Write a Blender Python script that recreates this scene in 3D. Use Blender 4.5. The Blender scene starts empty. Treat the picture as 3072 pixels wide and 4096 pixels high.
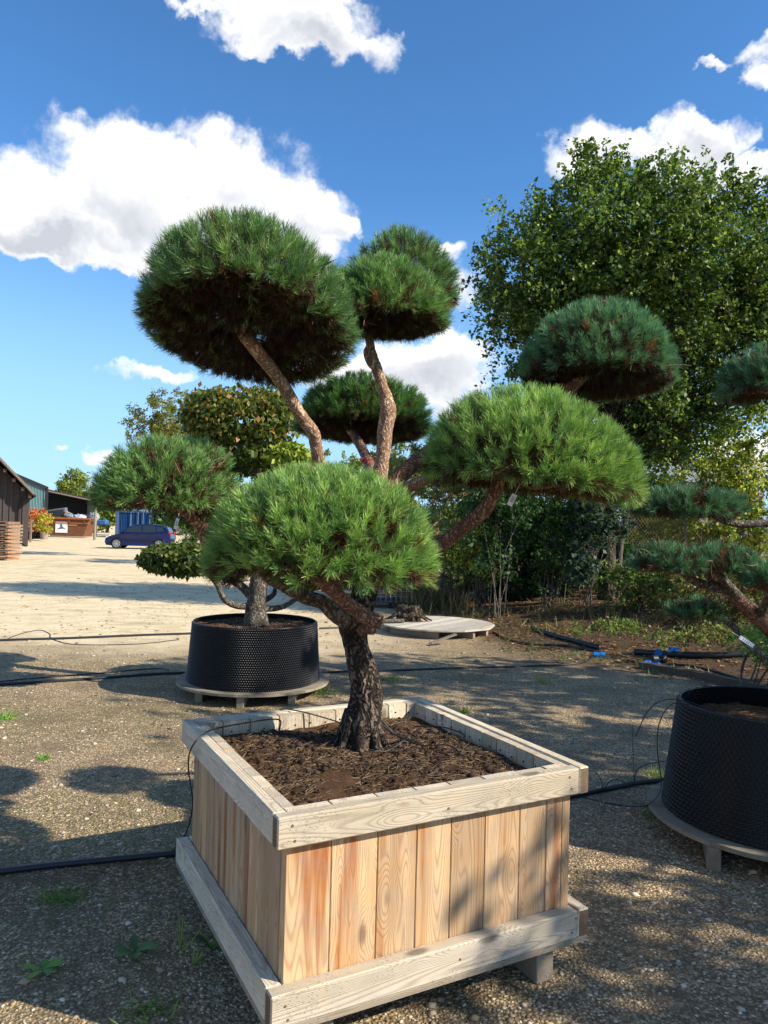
import bpy, math, random
import numpy as np
from mathutils import Vector, Matrix
random.seed(7); rng = np.random.default_rng(7)
SC = bpy.context.scene; COL = SC.collection
# ------------------------------------------------------------ camera, sky, sun, exposure
FP, PITCH, ROLL, CZ = 2997.0, 0.0185, 0.0269, 1.77
cp, sp, cr, sr = math.cos(PITCH), math.sin(PITCH), math.cos(ROLL), math.sin(ROLL)
FW = np.array([0, cp, sp]); U0 = np.array([0, -sp, cp]); R0 = np.array([1., 0, 0])
RT = cr*R0 + sr*U0; UP = cr*U0 - sr*R0
cam = bpy.data.cameras.new('camera'); co = bpy.data.objects.new('camera', cam); COL.objects.link(co)
cam.sensor_width = 36; cam.sensor_fit = 'AUTO'; cam.lens = FP/4096*36
cam.clip_start = .05; cam.clip_end = 3000
M = Matrix(((RT[0], UP[0], -FW[0], 0), (RT[1], UP[1], -FW[1], 0), (RT[2], UP[2], -FW[2], CZ), (0, 0, 0, 1)))
co.matrix_world = M
SC.camera = co
SUN_EL = math.radians(33); SUN_AZ = math.radians(108)          # azimuth clockwise from +Y
sd = Vector((math.sin(SUN_AZ)*math.cos(SUN_EL), math.cos(SUN_AZ)*math.cos(SUN_EL), math.sin(SUN_EL)))
sl = bpy.data.lights.new('sun', 'SUN'); sl.energy = 4.9; sl.angle = math.radians(.5); sl.color = (1, .92, .78)
so = bpy.data.objects.new('sun', sl); COL.objects.link(so); so.rotation_euler = sd.to_track_quat('Z', 'Y').to_euler()
SC.view_settings.view_transform = 'Standard'; SC.view_settings.look = 'None'
SC.view_settings.gamma = 1; SC.view_settings.exposure = 0.70
KD = 3072/1659.0
def ray(u, v):                       # u, v in the 1659 x 2212 picture
    return FW + RT*(u*KD-1536)/FP - UP*(v*KD-2048)/FP
def at(u, v, y):
    d = ray(u, v); t = y/d[1]; return np.array([d[0]*t, y, CZ+d[2]*t])
def onz(u, v, z=0.):
    d = ray(u, v); t = (z-CZ)/d[2]; return np.array([d[0]*t, d[1]*t, z])

class NT:
    def __init__(s, tree): s.t = tree; tree.nodes.clear()
    def __call__(s, typ, ins=None, **kw):
        n = s.t.nodes.new(typ)
        for k, v in kw.items(): setattr(n, k, v)
        for k, v in (ins or {}).items():
            sock = n.inputs[k]
            if isinstance(v, bpy.types.NodeSocket): s.t.links.new(v, sock)
            else: sock.default_value = v
        return n
    def math(s, op, a, b=0., clamp=False):
        n = s('ShaderNodeMath', {0: a, 1: b}, operation=op); n.use_clamp = clamp; return n.outputs[0]
    def mix(s, f, a, b, mode='MIX'):
        n = s('ShaderNodeMix', data_type='RGBA', blend_type=mode)
        for k, v in ((0, f), (6, a), (7, b)):
            if isinstance(v, bpy.types.NodeSocket): s.t.links.new(v, n.inputs[k])
            else: n.inputs[k].default_value = v if not isinstance(v, tuple) or len(v) == 4 else (*v, 1)
        return n.outputs[2]
    def ramp(s, f, stops, interp='LINEAR'):
        n = s('ShaderNodeValToRGB', {0: f}); cr_ = n.color_ramp; cr_.interpolation = interp
        while len(cr_.elements) < len(stops): cr_.elements.new(.5)
        for e, (p, c) in zip(cr_.elements, stops):
            e.position = p; e.color = (*c, 1) if isinstance(c, tuple) else (c, c, c, 1)
        return n.outputs[0]
    def noise(s, vec, scale, detail=4, rough=.5, **k):
        n = s('ShaderNodeTexNoise', {'Vector': vec, 'Scale': scale, 'Detail': detail, 'Roughness': rough, **k}); return n.outputs[0]
    def ss(s, v, a, b):
        n = s('ShaderNodeMapRange', {0: v, 1: a, 2: b}, interpolation_type='SMOOTHSTEP'); return n.outputs[0]

# world
W = bpy.data.worlds.new('World'); SC.world = W; W.use_nodes = True
w = NT(W.node_tree)
sky = w('ShaderNodeTexSky', sky_type='NISHITA'); sky.sun_disc = False
sky.sun_elevation = SUN_EL; sky.sun_rotation = SUN_AZ; sky.altitude = 0; sky.air_density = .8; sky.dust_density = .1; sky.ozone_density = 2.8
tc = w('ShaderNodeTexCoord').outputs['Generated']
nv = w('ShaderNodeVectorMath', {0: tc}, operation='NORMALIZE').outputs[0]
sep = w('ShaderNodeSeparateXYZ', {0: nv}).outputs
az = w.math('ARCTAN2', sep[0], sep[1]); el = w.math('ARCSINE', sep[2])
warp = w('ShaderNodeTexNoise', {'Vector': nv, 'Scale': 14., 'Detail': 5., 'Roughness': .6})
wsep = w('ShaderNodeSeparateColor', {0: warp.outputs[1]}).outputs
az = w.math('ADD', az, w.math('MULTIPLY', w.math('SUBTRACT', wsep[0], .5), .10))
el = w.math('ADD', el, w.math('MULTIPLY', w.math('SUBTRACT', wsep[1], .5), .10))
CL = [(40, 440, 120, 85), (180, 400, 130, 100), (300, 375, 110, 95), (440, 390, 130, 105), (565, 420, 120, 110), (670, 480, 100, 75), (330, 480, 120, 80), (560, 520, 130, 60), (740, 495, 50, 30), (120, 490, 130, 45),
      (560, -10, 150, 55), (610, 50, 130, 55), (680, 85, 110, 45), (735, 50, 75, 60), (830, 120, 34, 42), (380, 5, 60, 18),
      (1240, 330, 60, 55), (1330, 300, 70, 40), (1440, 310, 110, 50), (1540, 300, 70, 40), (1500, 370, 100, 60), (1610, 385, 60, 35), (1640, 345, 30, 25),
      (1615, 105, 32, 26), (1645, 155, 28, 30), (1540, 135, 32, 12),
      (900, 770, 110, 55), (985, 770, 90, 50), (830, 800, 90, 55), (950, 830, 100, 30), (965, 885, 40, 28), (700, 800, 90, 50),
      (985, 610, 60, 45), (965, 530, 50, 22), (330, 812, 85, 20), (140, 978, 24, 9), (212, 982, 26, 14),
      (1500, 1010, 170, 36), (1400, 960, 90, 30), (1650, 970, 120, 40), (1250, 180, 0, 0), (60, 500, 120, 45), (200, 530, 110, 40), (270, 570, 50, 25), (430, 500, 120, 60)]
dens = None; low = None
for (u, v, ru, rv) in CL:
    if ru == 0: continue
    d = ray(u, v); d /= np.linalg.norm(d); a0 = math.atan2(d[0], d[1]); e0 = math.asin(d[2])
    dd = ray(u+ru, v); a1 = math.atan2(dd[0], dd[1]); ra = abs(a1-a0)*1.42
    dd = ray(u, v+rv); dd /= np.linalg.norm(dd); re = abs(math.asin(dd[2])-e0)*1.42
    x = w.math('DIVIDE', w.math('SUBTRACT', az, a0), ra); y = w.math('DIVIDE', w.math('SUBTRACT', el, e0), re)
    r2 = w.math('ADD', w.math('MULTIPLY', x, x), w.math('MULTIPLY', y, y))
    b = w.math('MAXIMUM', w.math('SUBTRACT', 1., r2), 0.)
    g = w.math('MULTIPLY', b, w.math('SUBTRACT', .35, y))          # underside weight
    dens = b if dens is None else w.math('ADD', dens, b)
    low = g if low is None else w.math('ADD', low, g)
back = w.math('MAXIMUM', w.ss(sep[1], .35, -.1), w.ss(sep[2], .62, .80))        # broken cloud added out of view, behind and overhead, to whiten the ambient light
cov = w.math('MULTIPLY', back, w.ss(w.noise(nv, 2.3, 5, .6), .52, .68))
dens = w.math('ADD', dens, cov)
n1 = w.noise(nv, 15., 12, .64); n2 = w.noise(nv, 9., 6, .55)
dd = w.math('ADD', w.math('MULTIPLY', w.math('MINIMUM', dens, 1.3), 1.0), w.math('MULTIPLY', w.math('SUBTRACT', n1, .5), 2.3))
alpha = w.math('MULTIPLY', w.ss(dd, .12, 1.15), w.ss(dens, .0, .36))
shade = w.math('ADD', w.math('MULTIPLY', low, .62), w.math('MULTIPLY', w.math('SUBTRACT', n2, .45), 1.3))
ccol = w.ramp(shade, [(0.0, (6.3, 6.2, 6.0)), (.35, (5.4, 5.4, 5.4)), (.65, (4.1, 4.2, 4.4)), (1., (3.0, 3.15, 3.5))])
sky_c = w.mix(1., sky.outputs[0], (.84, 1.01, 1.10), 'MULTIPLY')
hsv = w('ShaderNodeHueSaturation', {'Saturation': 1.10, 'Value': 1.0, 'Color': sky_c}).outputs[0]
hsv = w.mix(w.math('MULTIPLY', w.ss(sep[2], .42, .0), .85), hsv, (2.2, 3.6, 5.2))      # the low sky stays blue in clear air
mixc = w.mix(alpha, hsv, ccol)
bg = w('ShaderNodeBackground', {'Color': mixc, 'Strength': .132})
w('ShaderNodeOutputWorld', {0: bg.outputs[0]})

# ------------------------------------------------------------ helpers
def lin(h):
    c = [int(h[i:i+2], 16)/255 for i in (0, 2, 4)]
    return tuple(((x+.055)/1.055)**2.4 if x > .04045 else x/12.92 for x in c)
def hashn(ix, iy, iz):
    h = (ix.astype(np.int64)*374761393 + iy.astype(np.int64)*668265263 + iz.astype(np.int64)*2147483647) & 0x7fffffff
    h = ((h ^ (h >> 13))*1274126177) & 0x7fffffff
    return ((h ^ (h >> 16)) & 0xffff)/65535.0
def vn(p):
    p = np.asarray(p, float); i = np.floor(p); f = p-i; f = f*f*(3-2*f); r = 0
    for dx in (0, 1):
        for dy in (0, 1):
            for dz in (0, 1):
                wt = (f[:, 0] if dx else 1-f[:, 0])*(f[:, 1] if dy else 1-f[:, 1])*(f[:, 2] if dz else 1-f[:, 2])
                r = r + wt*hashn(i[:, 0]+dx, i[:, 1]+dy, i[:, 2]+dz)
    return r
def fbm(p, o=4):
    p = np.asarray(p, float); a, s, r = .5, 1, 0
    for k in range(o): r = r + a*vn(p*s+k*17.3); a *= .5; s *= 2.03
    return r
def nrm(v): return v/np.maximum(np.linalg.norm(v, axis=-1, keepdims=True), 1e-9)

def mk(name, V, F, mat=None, parent=None, smooth=False, col=None, mats=None, midx=None):
    V = np.asarray(V, np.float32).reshape(-1, 3)
    if parent is not None:
        V = V - np.array(PLOC.get(parent.name, (0, 0, 0)), np.float32)
    me = bpy.data.meshes.new(name)
    if isinstance(F, np.ndarray):
        n, k = F.shape
        me.vertices.add(len(V)); me.vertices.foreach_set('co', V.ravel())
        me.loops.add(n*k); me.loops.foreach_set('vertex_index', F.astype(np.int32).ravel())
        me.polygons.add(n); me.polygons.foreach_set('loop_start', np.arange(0, n*k, k, dtype=np.int32))
        try: me.polygons.foreach_set('loop_total', np.full(n, k, np.int32))
        except Exception: pass
        me.update(calc_edges=True)
    else:
        me.from_pydata([tuple(map(float, v)) for v in V], [], [tuple(int(i) for i in f) for f in F]); me.update()
    if smooth: me.polygons.foreach_set('use_smooth', np.ones(len(me.polygons), bool))
    if col is not None:
        a = me.color_attributes.new('Col', 'FLOAT_COLOR', 'POINT')
        c = np.ones((len(V), 4), np.float32); c[:, :3] = col; a.data.foreach_set('color', c.ravel())
    for m in (mats or ([mat] if mat else [])): me.materials.append(m)
    if midx is not None: me.polygons.foreach_set('material_index', np.asarray(midx, np.int32))
    o = bpy.data.objects.new(name, me); COL.objects.link(o)
    if parent is not None:
        o.parent = parent; PLOC[o.name] = PLOC.get(parent.name, (0, 0, 0))
    return o
PLOC = {}
def thing(name, label, cat, loc=(0, 0, 0), group=None, kind=None):
    o = bpy.data.objects.new(name, None); COL.objects.link(o); o.location = loc; o.empty_display_size = .1
    PLOC[o.name] = tuple(float(c) for c in loc)
    o['label'] = label; o['category'] = cat
    if group: o['group'] = group
    if kind: o['kind'] = kind
    return o
def tag(o, label, cat, group=None, kind=None):
    o['label'] = label; o['category'] = cat
    if group: o['group'] = group
    if kind: o['kind'] = kind
    return o
class G:
    """collects polygons, quads/tris mixed, in world space"""
    def __init__(s): s.V = []; s.F = []; s.n = 0
    def add(s, V, F):
        V = np.asarray(V, float).reshape(-1, 3); s.V.append(V); s.F += [tuple(int(i)+s.n for i in f) for f in F]; s.n += len(V)
    def box(s, c, size, R=None, bev=0.):
        c = np.array(c, float); h = np.array(size, float)/2; b = min(bev, h.min()*.45)
        if b <= 0:
            v = np.array([[x, y, z] for x in (-1, 1) for y in (-1, 1) for z in (-1, 1)], float)*h
            f = [(0, 1, 3, 2), (4, 6, 7, 5), (0, 4, 5, 1), (2, 3, 7, 6), (0, 2, 6, 4), (1, 5, 7, 3)]
        else:
            v = []; idx = {}
            for sx in (-1, 1):
                for sy in (-1, 1):
                    for sz in (-1, 1):
                        for ax in range(3):
                            q = np.array([sx, sy, sz], float)*(h-b); q[ax] += [sx, sy, sz][ax]*b
                            idx[(sx, sy, sz, ax)] = len(v); v.append(q)
            f = []
            for ax in range(3):
                o = [k for k in range(3) if k != ax]
                for sg in (-1, 1):
                    quad = []
                    for a_, b_ in ((-1, -1), (1, -1), (1, 1), (-1, 1)):
                        k = [0, 0, 0]; k[ax] = sg; k[o[0]] = a_; k[o[1]] = b_; quad.append(idx[(*k, ax)])
                    f.append(tuple(quad))
                for a_ in (-1, 1):                         # edges along ax
                    for b_ in (-1, 1):
                        k0 = [0, 0, 0]; k0[ax] = -1; k0[o[0]] = a_; k0[o[1]] = b_; k1 = list(k0); k1[ax] = 1
                        f.append((idx[(*k0, o[0])], idx[(*k1, o[0])], idx[(*k1, o[1])], idx[(*k0, o[1])]))
            for sx in (-1, 1):
                for sy in (-1, 1):
                    for sz in (-1, 1): f.append(tuple(idx[(sx, sy, sz, a)] for a in range(3)))
            v = np.array(v)
        if R is not None: v = v @ np.array(R).T
        s.add(v+c, f)
    def tube(s, P, r, k=8, cap=True):
        V, F = tube_vf(P, r, k, cap); s.add(V, F)
    def cyl(s, c, r0, r1, z0, z1, k=32, cap=True):
        a = np.arange(k)*2*np.pi/k; V = [(c[0]+r*math.cos(t), c[1]+r*math.sin(t), z) for z, r in ((z0, r0), (z1, r1)) for t in a]
        F = [(i, (i+1) % k, k+(i+1) % k, k+i) for i in range(k)]
        if cap: F += [tuple(range(k-1, -1, -1)), tuple(range(k, 2*k))]
        s.add(V, F)
    def build(s, name, mat=None, parent=None, smooth=False):
        return mk(name, np.concatenate(s.V), s.F, mat, parent, smooth)
def rotz(a): c, s_ = math.cos(a), math.sin(a); return np.array([[c, -s_, 0], [s_, c, 0], [0, 0, 1]])
def spline(P, n):
    P = np.array(P, float); m = len(P)
    Q = np.vstack([2*P[0]-P[1], P, 2*P[-1]-P[-2]]); out = []
    for t in np.linspace(0, m-1-1e-6, n):
        i = int(t); f = t-i; a, b, c, d = Q[i], Q[i+1], Q[i+2], Q[i+3]
        out.append(.5*((2*b)+(c-a)*f+(2*a-5*b+4*c-d)*f*f+(3*b-a-3*c+d)*f**3))
    return np.array(out)
def frames(P):
    T = nrm(np.gradient(P, axis=0)); N = np.zeros_like(P); u = np.array([1., .13, .07])
    for i in range(len(P)):
        u = u-T[i]*(u@T[i]); u /= np.linalg.norm(u)+1e-9; N[i] = u
    return T, N, np.cross(T, N)
def tube_vf(P, r, k=8, cap=True, disp=None):
    P = np.asarray(P, float); n = len(P); r = np.broadcast_to(np.asarray(r, float), (n,)); T, N, B = frames(P)
    a = np.arange(k)*2*np.pi/k
    D = N[:, None]*np.cos(a)[None, :, None]+B[:, None]*np.sin(a)[None, :, None]
    R = r[:, None]*np.ones(k)
    if disp is not None: R = R+disp(P[:, None]+D*R[..., None], R, D)
    V = (P[:, None]+D*R[..., None]).reshape(-1, 3)
    F = [(i*k+j, i*k+(j+1) % k, (i+1)*k+(j+1) % k, (i+1)*k+j) for i in range(n-1) for j in range(k)]
    if cap: F += [tuple(range(k-1, -1, -1)), tuple(range((n-1)*k, n*k))]
    return V, F

# ------------------------------------------------------------ materials
def newmat(name):
    m = bpy.data.materials.new(name); m.use_nodes = True; return m, NT(m.node_tree)
def out(n, sh, disp=None):
    n('ShaderNodeOutputMaterial', {0: sh})
def pbsdf(n, col, rough=.7, spec=.3, metal=0., normal=None, **k):
    ins = {'Base Color': col, 'Roughness': rough, 'Specular IOR Level': spec, 'Metallic': metal, **k}
    if isinstance(col, tuple) and len(col) == 3: ins['Base Color'] = (*col, 1)
    if normal is not None: ins['Normal'] = normal
    return n('ShaderNodeBsdfPrincipled', ins).outputs[0]
def bump(n, h, s=.5, d=.01): return n('ShaderNodeBump', {'Height': h, 'Strength': s, 'Distance': d}).outputs[0]
def plain(name, col, rough=.6, spec=.3, metal=0., var=.25, scale=6., bs=.0):
    m, n = newmat(name); P = n('ShaderNodeTexCoord').outputs['Object']
    f = n.noise(P, scale, 6, .6); c = n.mix(f, tuple(x*(1-var) for x in col), tuple(min(1, x*(1+var)) for x in col))
    nr = bump(n, n.noise(P, scale*6, 4), bs, .01) if bs else None
    out(n, pbsdf(n, c, rough, spec, metal, nr)); return m
def foliage(name, trans=.25, rough=.5, spec=.35, tint=1.2):
    m, n = newmat(name); a = n('ShaderNodeAttribute', attribute_name='Col').outputs[0]
    tcol = n.mix(1., a, (tint, tint*1.05, tint*.55), 'MULTIPLY')
    d = pbsdf(n, a, rough, spec); t = n('ShaderNodeBsdfTranslucent', {0: tcol}).outputs[0]
    out(n, n('ShaderNodeMixShader', {0: trans, 1: d, 2: t}).outputs[0]); return m
def wood(name, cols, grey=0., dark=.35, stain=0., rings=1., green=0., spot=.65):
    """cols: pale, mid, late wood; length runs along the object's own X"""
    m, n = newmat(name); tcn = n('ShaderNodeTexCoord'); P = tcn.outputs['Object']
    rnd = n('ShaderNodeObjectInfo').outputs['Random']
    off = n('ShaderNodeCombineXYZ', {0: n.math('MULTIPLY', rnd, 37.), 1: n.math('MULTIPLY', rnd, 11.), 2: n.math('MULTIPLY', rnd, 23.)}).outputs[0]
    Q = n('ShaderNodeVectorMath', {0: P, 1: off}, operation='ADD').outputs[0]
    Q1 = n('ShaderNodeMapping', {0: Q, 3: (.38, 7., 7.)}).outputs[0]
    big = n('ShaderNodeTexNoise', {'Vector': Q1, 'Scale': 1.3, 'Detail': 1.2, 'Roughness': .35}).outputs[0]
    # knots
    Qk = n('ShaderNodeMapping', {0: Q, 3: (2.6, 6.5, 6.5)}).outputs[0]
    vk = n('ShaderNodeTexVoronoi', {'Vector': Qk, 'Scale': 1.}, feature='F1'); kd = vk.outputs[0]
    knot = n.ss(kd, .16, .07); kwarp = n.ss(kd, .45, .08)
    ph = n.math('ADD', n.math('MULTIPLY', big, 40.*rings), n.math('MULTIPLY', kwarp, 5.))
    line = n.math('SINE', n.math('MULTIPLY', ph, 6.283)); line = n.math('POWER', n.math('ADD', n.math('MULTIPLY', line, .5), .5), 3.)
    Q2 = n('ShaderNodeMapping', {0: Q, 3: (3., 130., 130.)}).outputs[0]; fib = n.noise(Q2, 1., 5, .6)
    Q3 = n('ShaderNodeMapping', {0: Q, 3: (1.2, 12., 12.)}).outputs[0]; blot = n.noise(Q3, 1., 4, .6)
    c = n.mix(n.ss(blot, .3, .7), cols[0], cols[1])
    c = n.mix(n.math('MULTIPLY', line, dark*1.15, True), c, cols[2])
    c = n.mix(n.math('MULTIPLY', n.ss(fib, .55, .75), .35), c, cols[2])
    c = n.mix(n.math('MULTIPLY', knot, .75), c, tuple(x*.35 for x in cols[2]))
    if stain:
        Q4 = n('ShaderNodeMapping', {0: Q, 3: (1.0, 16., 16.)}).outputs[0]
        c = n.mix(n.math('MULTIPLY', n.ss(n.noise(Q4, 1., 3, .5), .52, .68), stain), c, lin('9a5418'))
    # tone per board
    tone = n.math('ADD', .72, n.math('MULTIPLY', n.math('FRACT', n.math('MULTIPLY', rnd, 7.3)), .42))
    c = n.mix(1., c, n('ShaderNodeCombineColor', {0: tone, 1: tone, 2: tone}).outputs[0], 'MULTIPLY')
    if grey:
        gn = n.noise(P, 9., 8, .7)
        c = n.mix(n.math('MULTIPLY', n.ss(gn, .35, .7), grey), c, lin('8f8d88'))
        spots = n('ShaderNodeTexVoronoi', {'Vector': n('ShaderNodeMapping', {0: Q, 3: (60., 170., 170.)}).outputs[0], 'Scale': 1.}, feature='F1').outputs[0]
        c = n.mix(n.math('MULTIPLY', n.math('MULTIPLY', n.ss(spots, .32, .12), n.ss(n.noise(P, 5., 4), .42, .6)), spot), c, lin('3a352f'))
    if green:
        sepo = n('ShaderNodeSeparateXYZ', {0: P}).outputs[0]
        c = n.mix(n.math('MULTIPLY', n.ss(n.noise(P, 12., 5), .5, .7), green), c, lin('6b7a3a'))
    h = n.math('ADD', n.math('MULTIPLY', fib, .6), n.math('MULTIPLY', line, -.3))
    out(n, pbsdf(n, c, .78, .2, normal=bump(n, h, .5, .004))); return m
def bark(name, a, b, c_, scale=1., bs=1.):
    m, n = newmat(name); P = n('ShaderNodeTexCoord').outputs['Object']
    wq = n('ShaderNodeTexNoise', {'Vector': P, 'Scale': 9.*scale, 'Detail': 4.}).outputs[1]
    Q = n('ShaderNodeVectorMath', {0: P, 1: n('ShaderNodeVectorMath', {0: wq, 3: .22/scale}, operation='SCALE').outputs[0]}, operation='ADD').outputs[0]
    Q = n('ShaderNodeMapping', {0: Q, 3: (34.*scale, 34.*scale, 6.5*scale)}).outputs[0]
    v = n('ShaderNodeTexVoronoi', {'Vector': Q, 'Scale': 1.}, feature='DISTANCE_TO_EDGE').outputs[0]
    plate = n.ss(v, .0, .34)
    nn = n.noise(P, 55.*scale, 7, .65); n2 = n.noise(P, 6.*scale, 4, .6)
    c = n.mix(plate, c_, n.mix(n.ss(nn, .35, .68), a, b))
    c = n.mix(n.math('MULTIPLY', n.ss(n2, .45, .7), .4), c, tuple(x*.6 for x in a))
    h = n.math('ADD', plate, n.math('MULTIPLY', nn, .7))
    out(n, pbsdf(n, c, .85, .2, normal=bump(n, h, bs, .012/scale))); return m
MT = {}
MT['plank'] = wood('plank_wood', (lin('d6b68c'), lin('bf9464'), lin('96663c')), dark=.42, stain=.9, grey=.34, spot=.05)
MT['rail'] = wood('weathered_wood', (lin('e6d9c2'), lin('d6c4a6'), lin('957c60')), grey=.30, dark=.42)
MT['board'] = wood('pallet_wood', (lin('a3937c'), lin('8b7b66'), lin('6b5c4b')), grey=.5, dark=.35, green=.2)
MT['endgrain'] = plain('end_grain', lin('7a6450'), .9, .1, var=.5, scale=60, bs=.6)
MT['pale_board'] = wood('bleached_wood', (lin('d8cfc0'), lin('c4b8a4'), lin('95866f')), grey=.3, dark=.35)
MT['bark'] = bark('pine_bark', lin('5e5044'), lin('88776a'), lin('191410'), 1., 1.)
MT['bark_up'] = bark('upper_bark', lin('b58f72'), lin('dcc4aa'), lin('7d5c46'), 1.6, .6)
MT['bark_red'] = bark('reddish_bark', lin('96705c'), lin('b89480'), lin('553c2e'), 1.5, .6)
MT['bark_oak'] = bark('oak_bark', lin('5d5346'), lin('7a6c5a'), lin('2a241d'), .5, .8)
MT['bark_grey'] = bark('grey_bark', lin('7b7265'), lin('978c7c'), lin('3a342c'), 1.2, .6)
MT['twig'] = plain('twig', lin('75604d'), .85, .2, var=.35, scale=20)
MT['needle'] = foliage('needle', .20, .45, .40, 1.25)
MT['leaf'] = foliage('leaf', .32, .5, .35, 1.7)
MT['dry'] = foliage('dry_litter', .1, .8, .15, 1.)
MT['plastic'] = plain('black_plastic', (.007, .0075, .009), .38, .35, var=.5)
MT['hose'] = plain('hose_plastic', (.018, .02, .024), .42, .4, var=.3)
MT['bluefit'] = plain('blue_fitting', lin('1a6fb8'), .4, .4, var=.2)
MT['white'] = plain('white_label', (.75, .78, .8), .4, .4, var=.04)
MT['soil'] = plain('soil', lin('57402f'), .95, .1, var=.5, scale=30, bs=.8)
MT['stone'] = foliage('stone', 0., .85, .2, 1.)
MT['blackwood'] = plain('black_timber', lin('2b2a2d'), .8, .2, var=.3, scale=4)
MT['blackdark'] = plain('dark_opening', (.01, .01, .012), .9, .1)

# ------------------------------------------------------------ ground
def smooth(a, b, x): t = np.clip((x-a)/(b-a), 0, 1); return t*t*(3-2*t)
LB = np.array([(-150, 420), (-24., 92), (-5, 27), (.2, 17.5), (1.8, 10.9), (3.3, 9.6), (4.3, 8.0), (6, 5.5), (12, -3), (30, -20)], float)   # edge of the gravel
def side(x, y):                                    # distance beyond the gravel edge (positive on the planted bank)
    x = np.asarray(x, float); y = np.asarray(y, float); best = np.full(x.shape, 1e9); sg = np.ones(x.shape)
    for (x0, y0), (x1, y1) in zip(LB[:-1], LB[1:]):
        dx, dy = x1-x0, y1-y0; L2 = dx*dx+dy*dy; t = np.clip(((x-x0)*dx+(y-y0)*dy)/L2, 0, 1)
        d = np.hypot(x-x0-t*dx, y-y0-t*dy); c = dx*(y-y0)-dy*(x-x0)
        m = d < best; best = np.where(m, d, best); sg = np.where(m, np.sign(c), sg)
    return best*sg
def gh(x, y):
    s = side(x, y); p = np.stack([np.ravel(x), np.ravel(y), np.zeros(np.size(x))], 1)
    n = fbm(p*.6, 3).reshape(np.shape(x))-.45
    b = smooth(.3, 5.5, s)*smooth(40, 20, np.abs(y))
    far = smooth(40, 120, np.hypot(x, y))
    return b*(.55+.5*n)*(1-far) + .02*(n)*(1-far)*smooth(6.5, 12, np.hypot(x, y))
def grid_axis(lo, hi, near, fine, grow=1.09):
    a = [near]; s = fine
    while a[-1] < hi: a.append(a[-1]+s); s = s if abs(a[-1]) < 9 else s*grow
    b = [near]; s = fine
    while b[-1] > lo: b.append(b[-1]-s); s = s if abs(b[-1]-near) < 8 else s*grow
    return np.array(sorted(set(b[1:]+a)))
gx = grid_axis(-600, 600, 0., .12, 1.07); gy = grid_axis(-300, 1200, 1., .12, 1.035)
X, Y = np.meshgrid(gx, gy); Z = gh(X, Y)
s_ = side(X, Y); pn = np.stack([X.ravel(), Y.ravel(), 0*X.ravel()], 1)
nz = fbm(pn*.9, 4).reshape(X.shape); nz2 = fbm(pn*2.7+9, 3).reshape(X.shape)
litter = smooth(-.6, .8, s_+(nz-.45)*2.2)
# the sandy drive (bright, smooth) and the mossy places
sand = smooth(9.0, 11.5, Y+ (nz-.45)*3)*smooth(1.4, -1.5, X+.10*(Y-9)+(nz-.45)*2)
moss = smooth(.46, .60, nz)*smooth(1.2, -.4, X-.1*Y)*smooth(1.5, 4, Y)*(1-.85*smooth(9.4, 11, Y))
moss = np.maximum(moss, .8*smooth(.44, .56, nz)*smooth(-1.2, 0, X)*smooth(10, 10.6, Y)*smooth(12, 11.3, Y)*smooth(1.2, .4, X))
moss = np.maximum(moss, .9*smooth(.44, .55, nz2)*smooth(22, 25, Y)*smooth(34, 30, Y)*smooth(-9, -11, X))
nyy, nxx = X.shape
idx = np.arange(nxx*nyy).reshape(nyy, nxx)
F = np.stack([idx[:-1, :-1].ravel(), idx[:-1, 1:].ravel(), idx[1:, 1:].ravel(), idx[1:, :-1].ravel()], 1)
gm, n = newmat('gravel_ground')
P = n('ShaderNodeNewGeometry').outputs['Position']
mask = n('ShaderNodeSeparateColor', {0: n('ShaderNodeAttribute', attribute_name='Col').outputs[0]}).outputs
v1 = n('ShaderNodeTexVoronoi', {'Vector': P, 'Scale': 75.}, feature='F1'); v2 = n('ShaderNodeTexVoronoi', {'Vector': P, 'Scale': 32.}, feature='F1')
pc = n('ShaderNodeSeparateColor', {0: v1.outputs[1]}).outputs[0]; pc2 = n('ShaderNodeSeparateColor', {0: v2.outputs[1]}).outputs[0]
fine = n.noise(P, 180., 5, .7); mid = n.noise(P, 2.2, 6, .62); mid2 = n.noise(P, 11., 5, .6)
c = n.ramp(pc, [(0, lin('6e5f4b')), (.4, lin('8e7b61')), (.7, lin('a38e6f')), (.93, lin('b5a182')), (1, lin('cbb99a'))])
c = n.mix(n.math('MULTIPLY', n.ss(v1.outputs[0], .35, .65), .7), c, lin('4a4034'))
c = n.mix(n.math('MULTIPLY', n.math('MULTIPLY', n.ss(v2.outputs[0], .34, .26), n.ss(pc2, .80, .84)), .6), c, lin('b5a68c'))
c = n.mix(n.math('MULTIPLY', n.ss(mid, .45, .62), .5), c, lin('5c5042'))
c = n.mix(n.math('MULTIPLY', n.ss(mid2, .5, .7), .35), c, lin('8f816a'))
c = n.mix(1., c, (1.55, 1.51, 1.43), 'MULTIPLY')
sandc = n.mix(n.ss(mid, .4, .65), lin('e9d5b0'), lin('d6c199')); sandc = n.mix(n.ss(fine, .5, .7), sandc, lin('a8946f'))
sandc = n.mix(n.math('MULTIPLY', n.ss(n.noise(n('ShaderNodeMapping', {0: P, 3: (.35, 1.2, 1.)}).outputs[0], 1.6, 7, .7), .52, .66), .55), sandc, lin('9c8c66'))
c = n.mix(n.math('MULTIPLY', mask[2], .92), c, sandc)
mossc = n.mix(fine, lin('6b6b3c'), lin('55592f'))
c = n.mix(n.math('MULTIPLY', mask[1], n.math('MULTIPLY', n.ss(mid2, .40, .62), .55)), c, mossc)
lc = n.ramp(n.noise(P, 38., 6, .7), [(.25, lin('241d16')), (.45, lin('453628')), (.6, lin('5e4a38')), (.75, lin('7d6852'))])
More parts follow.
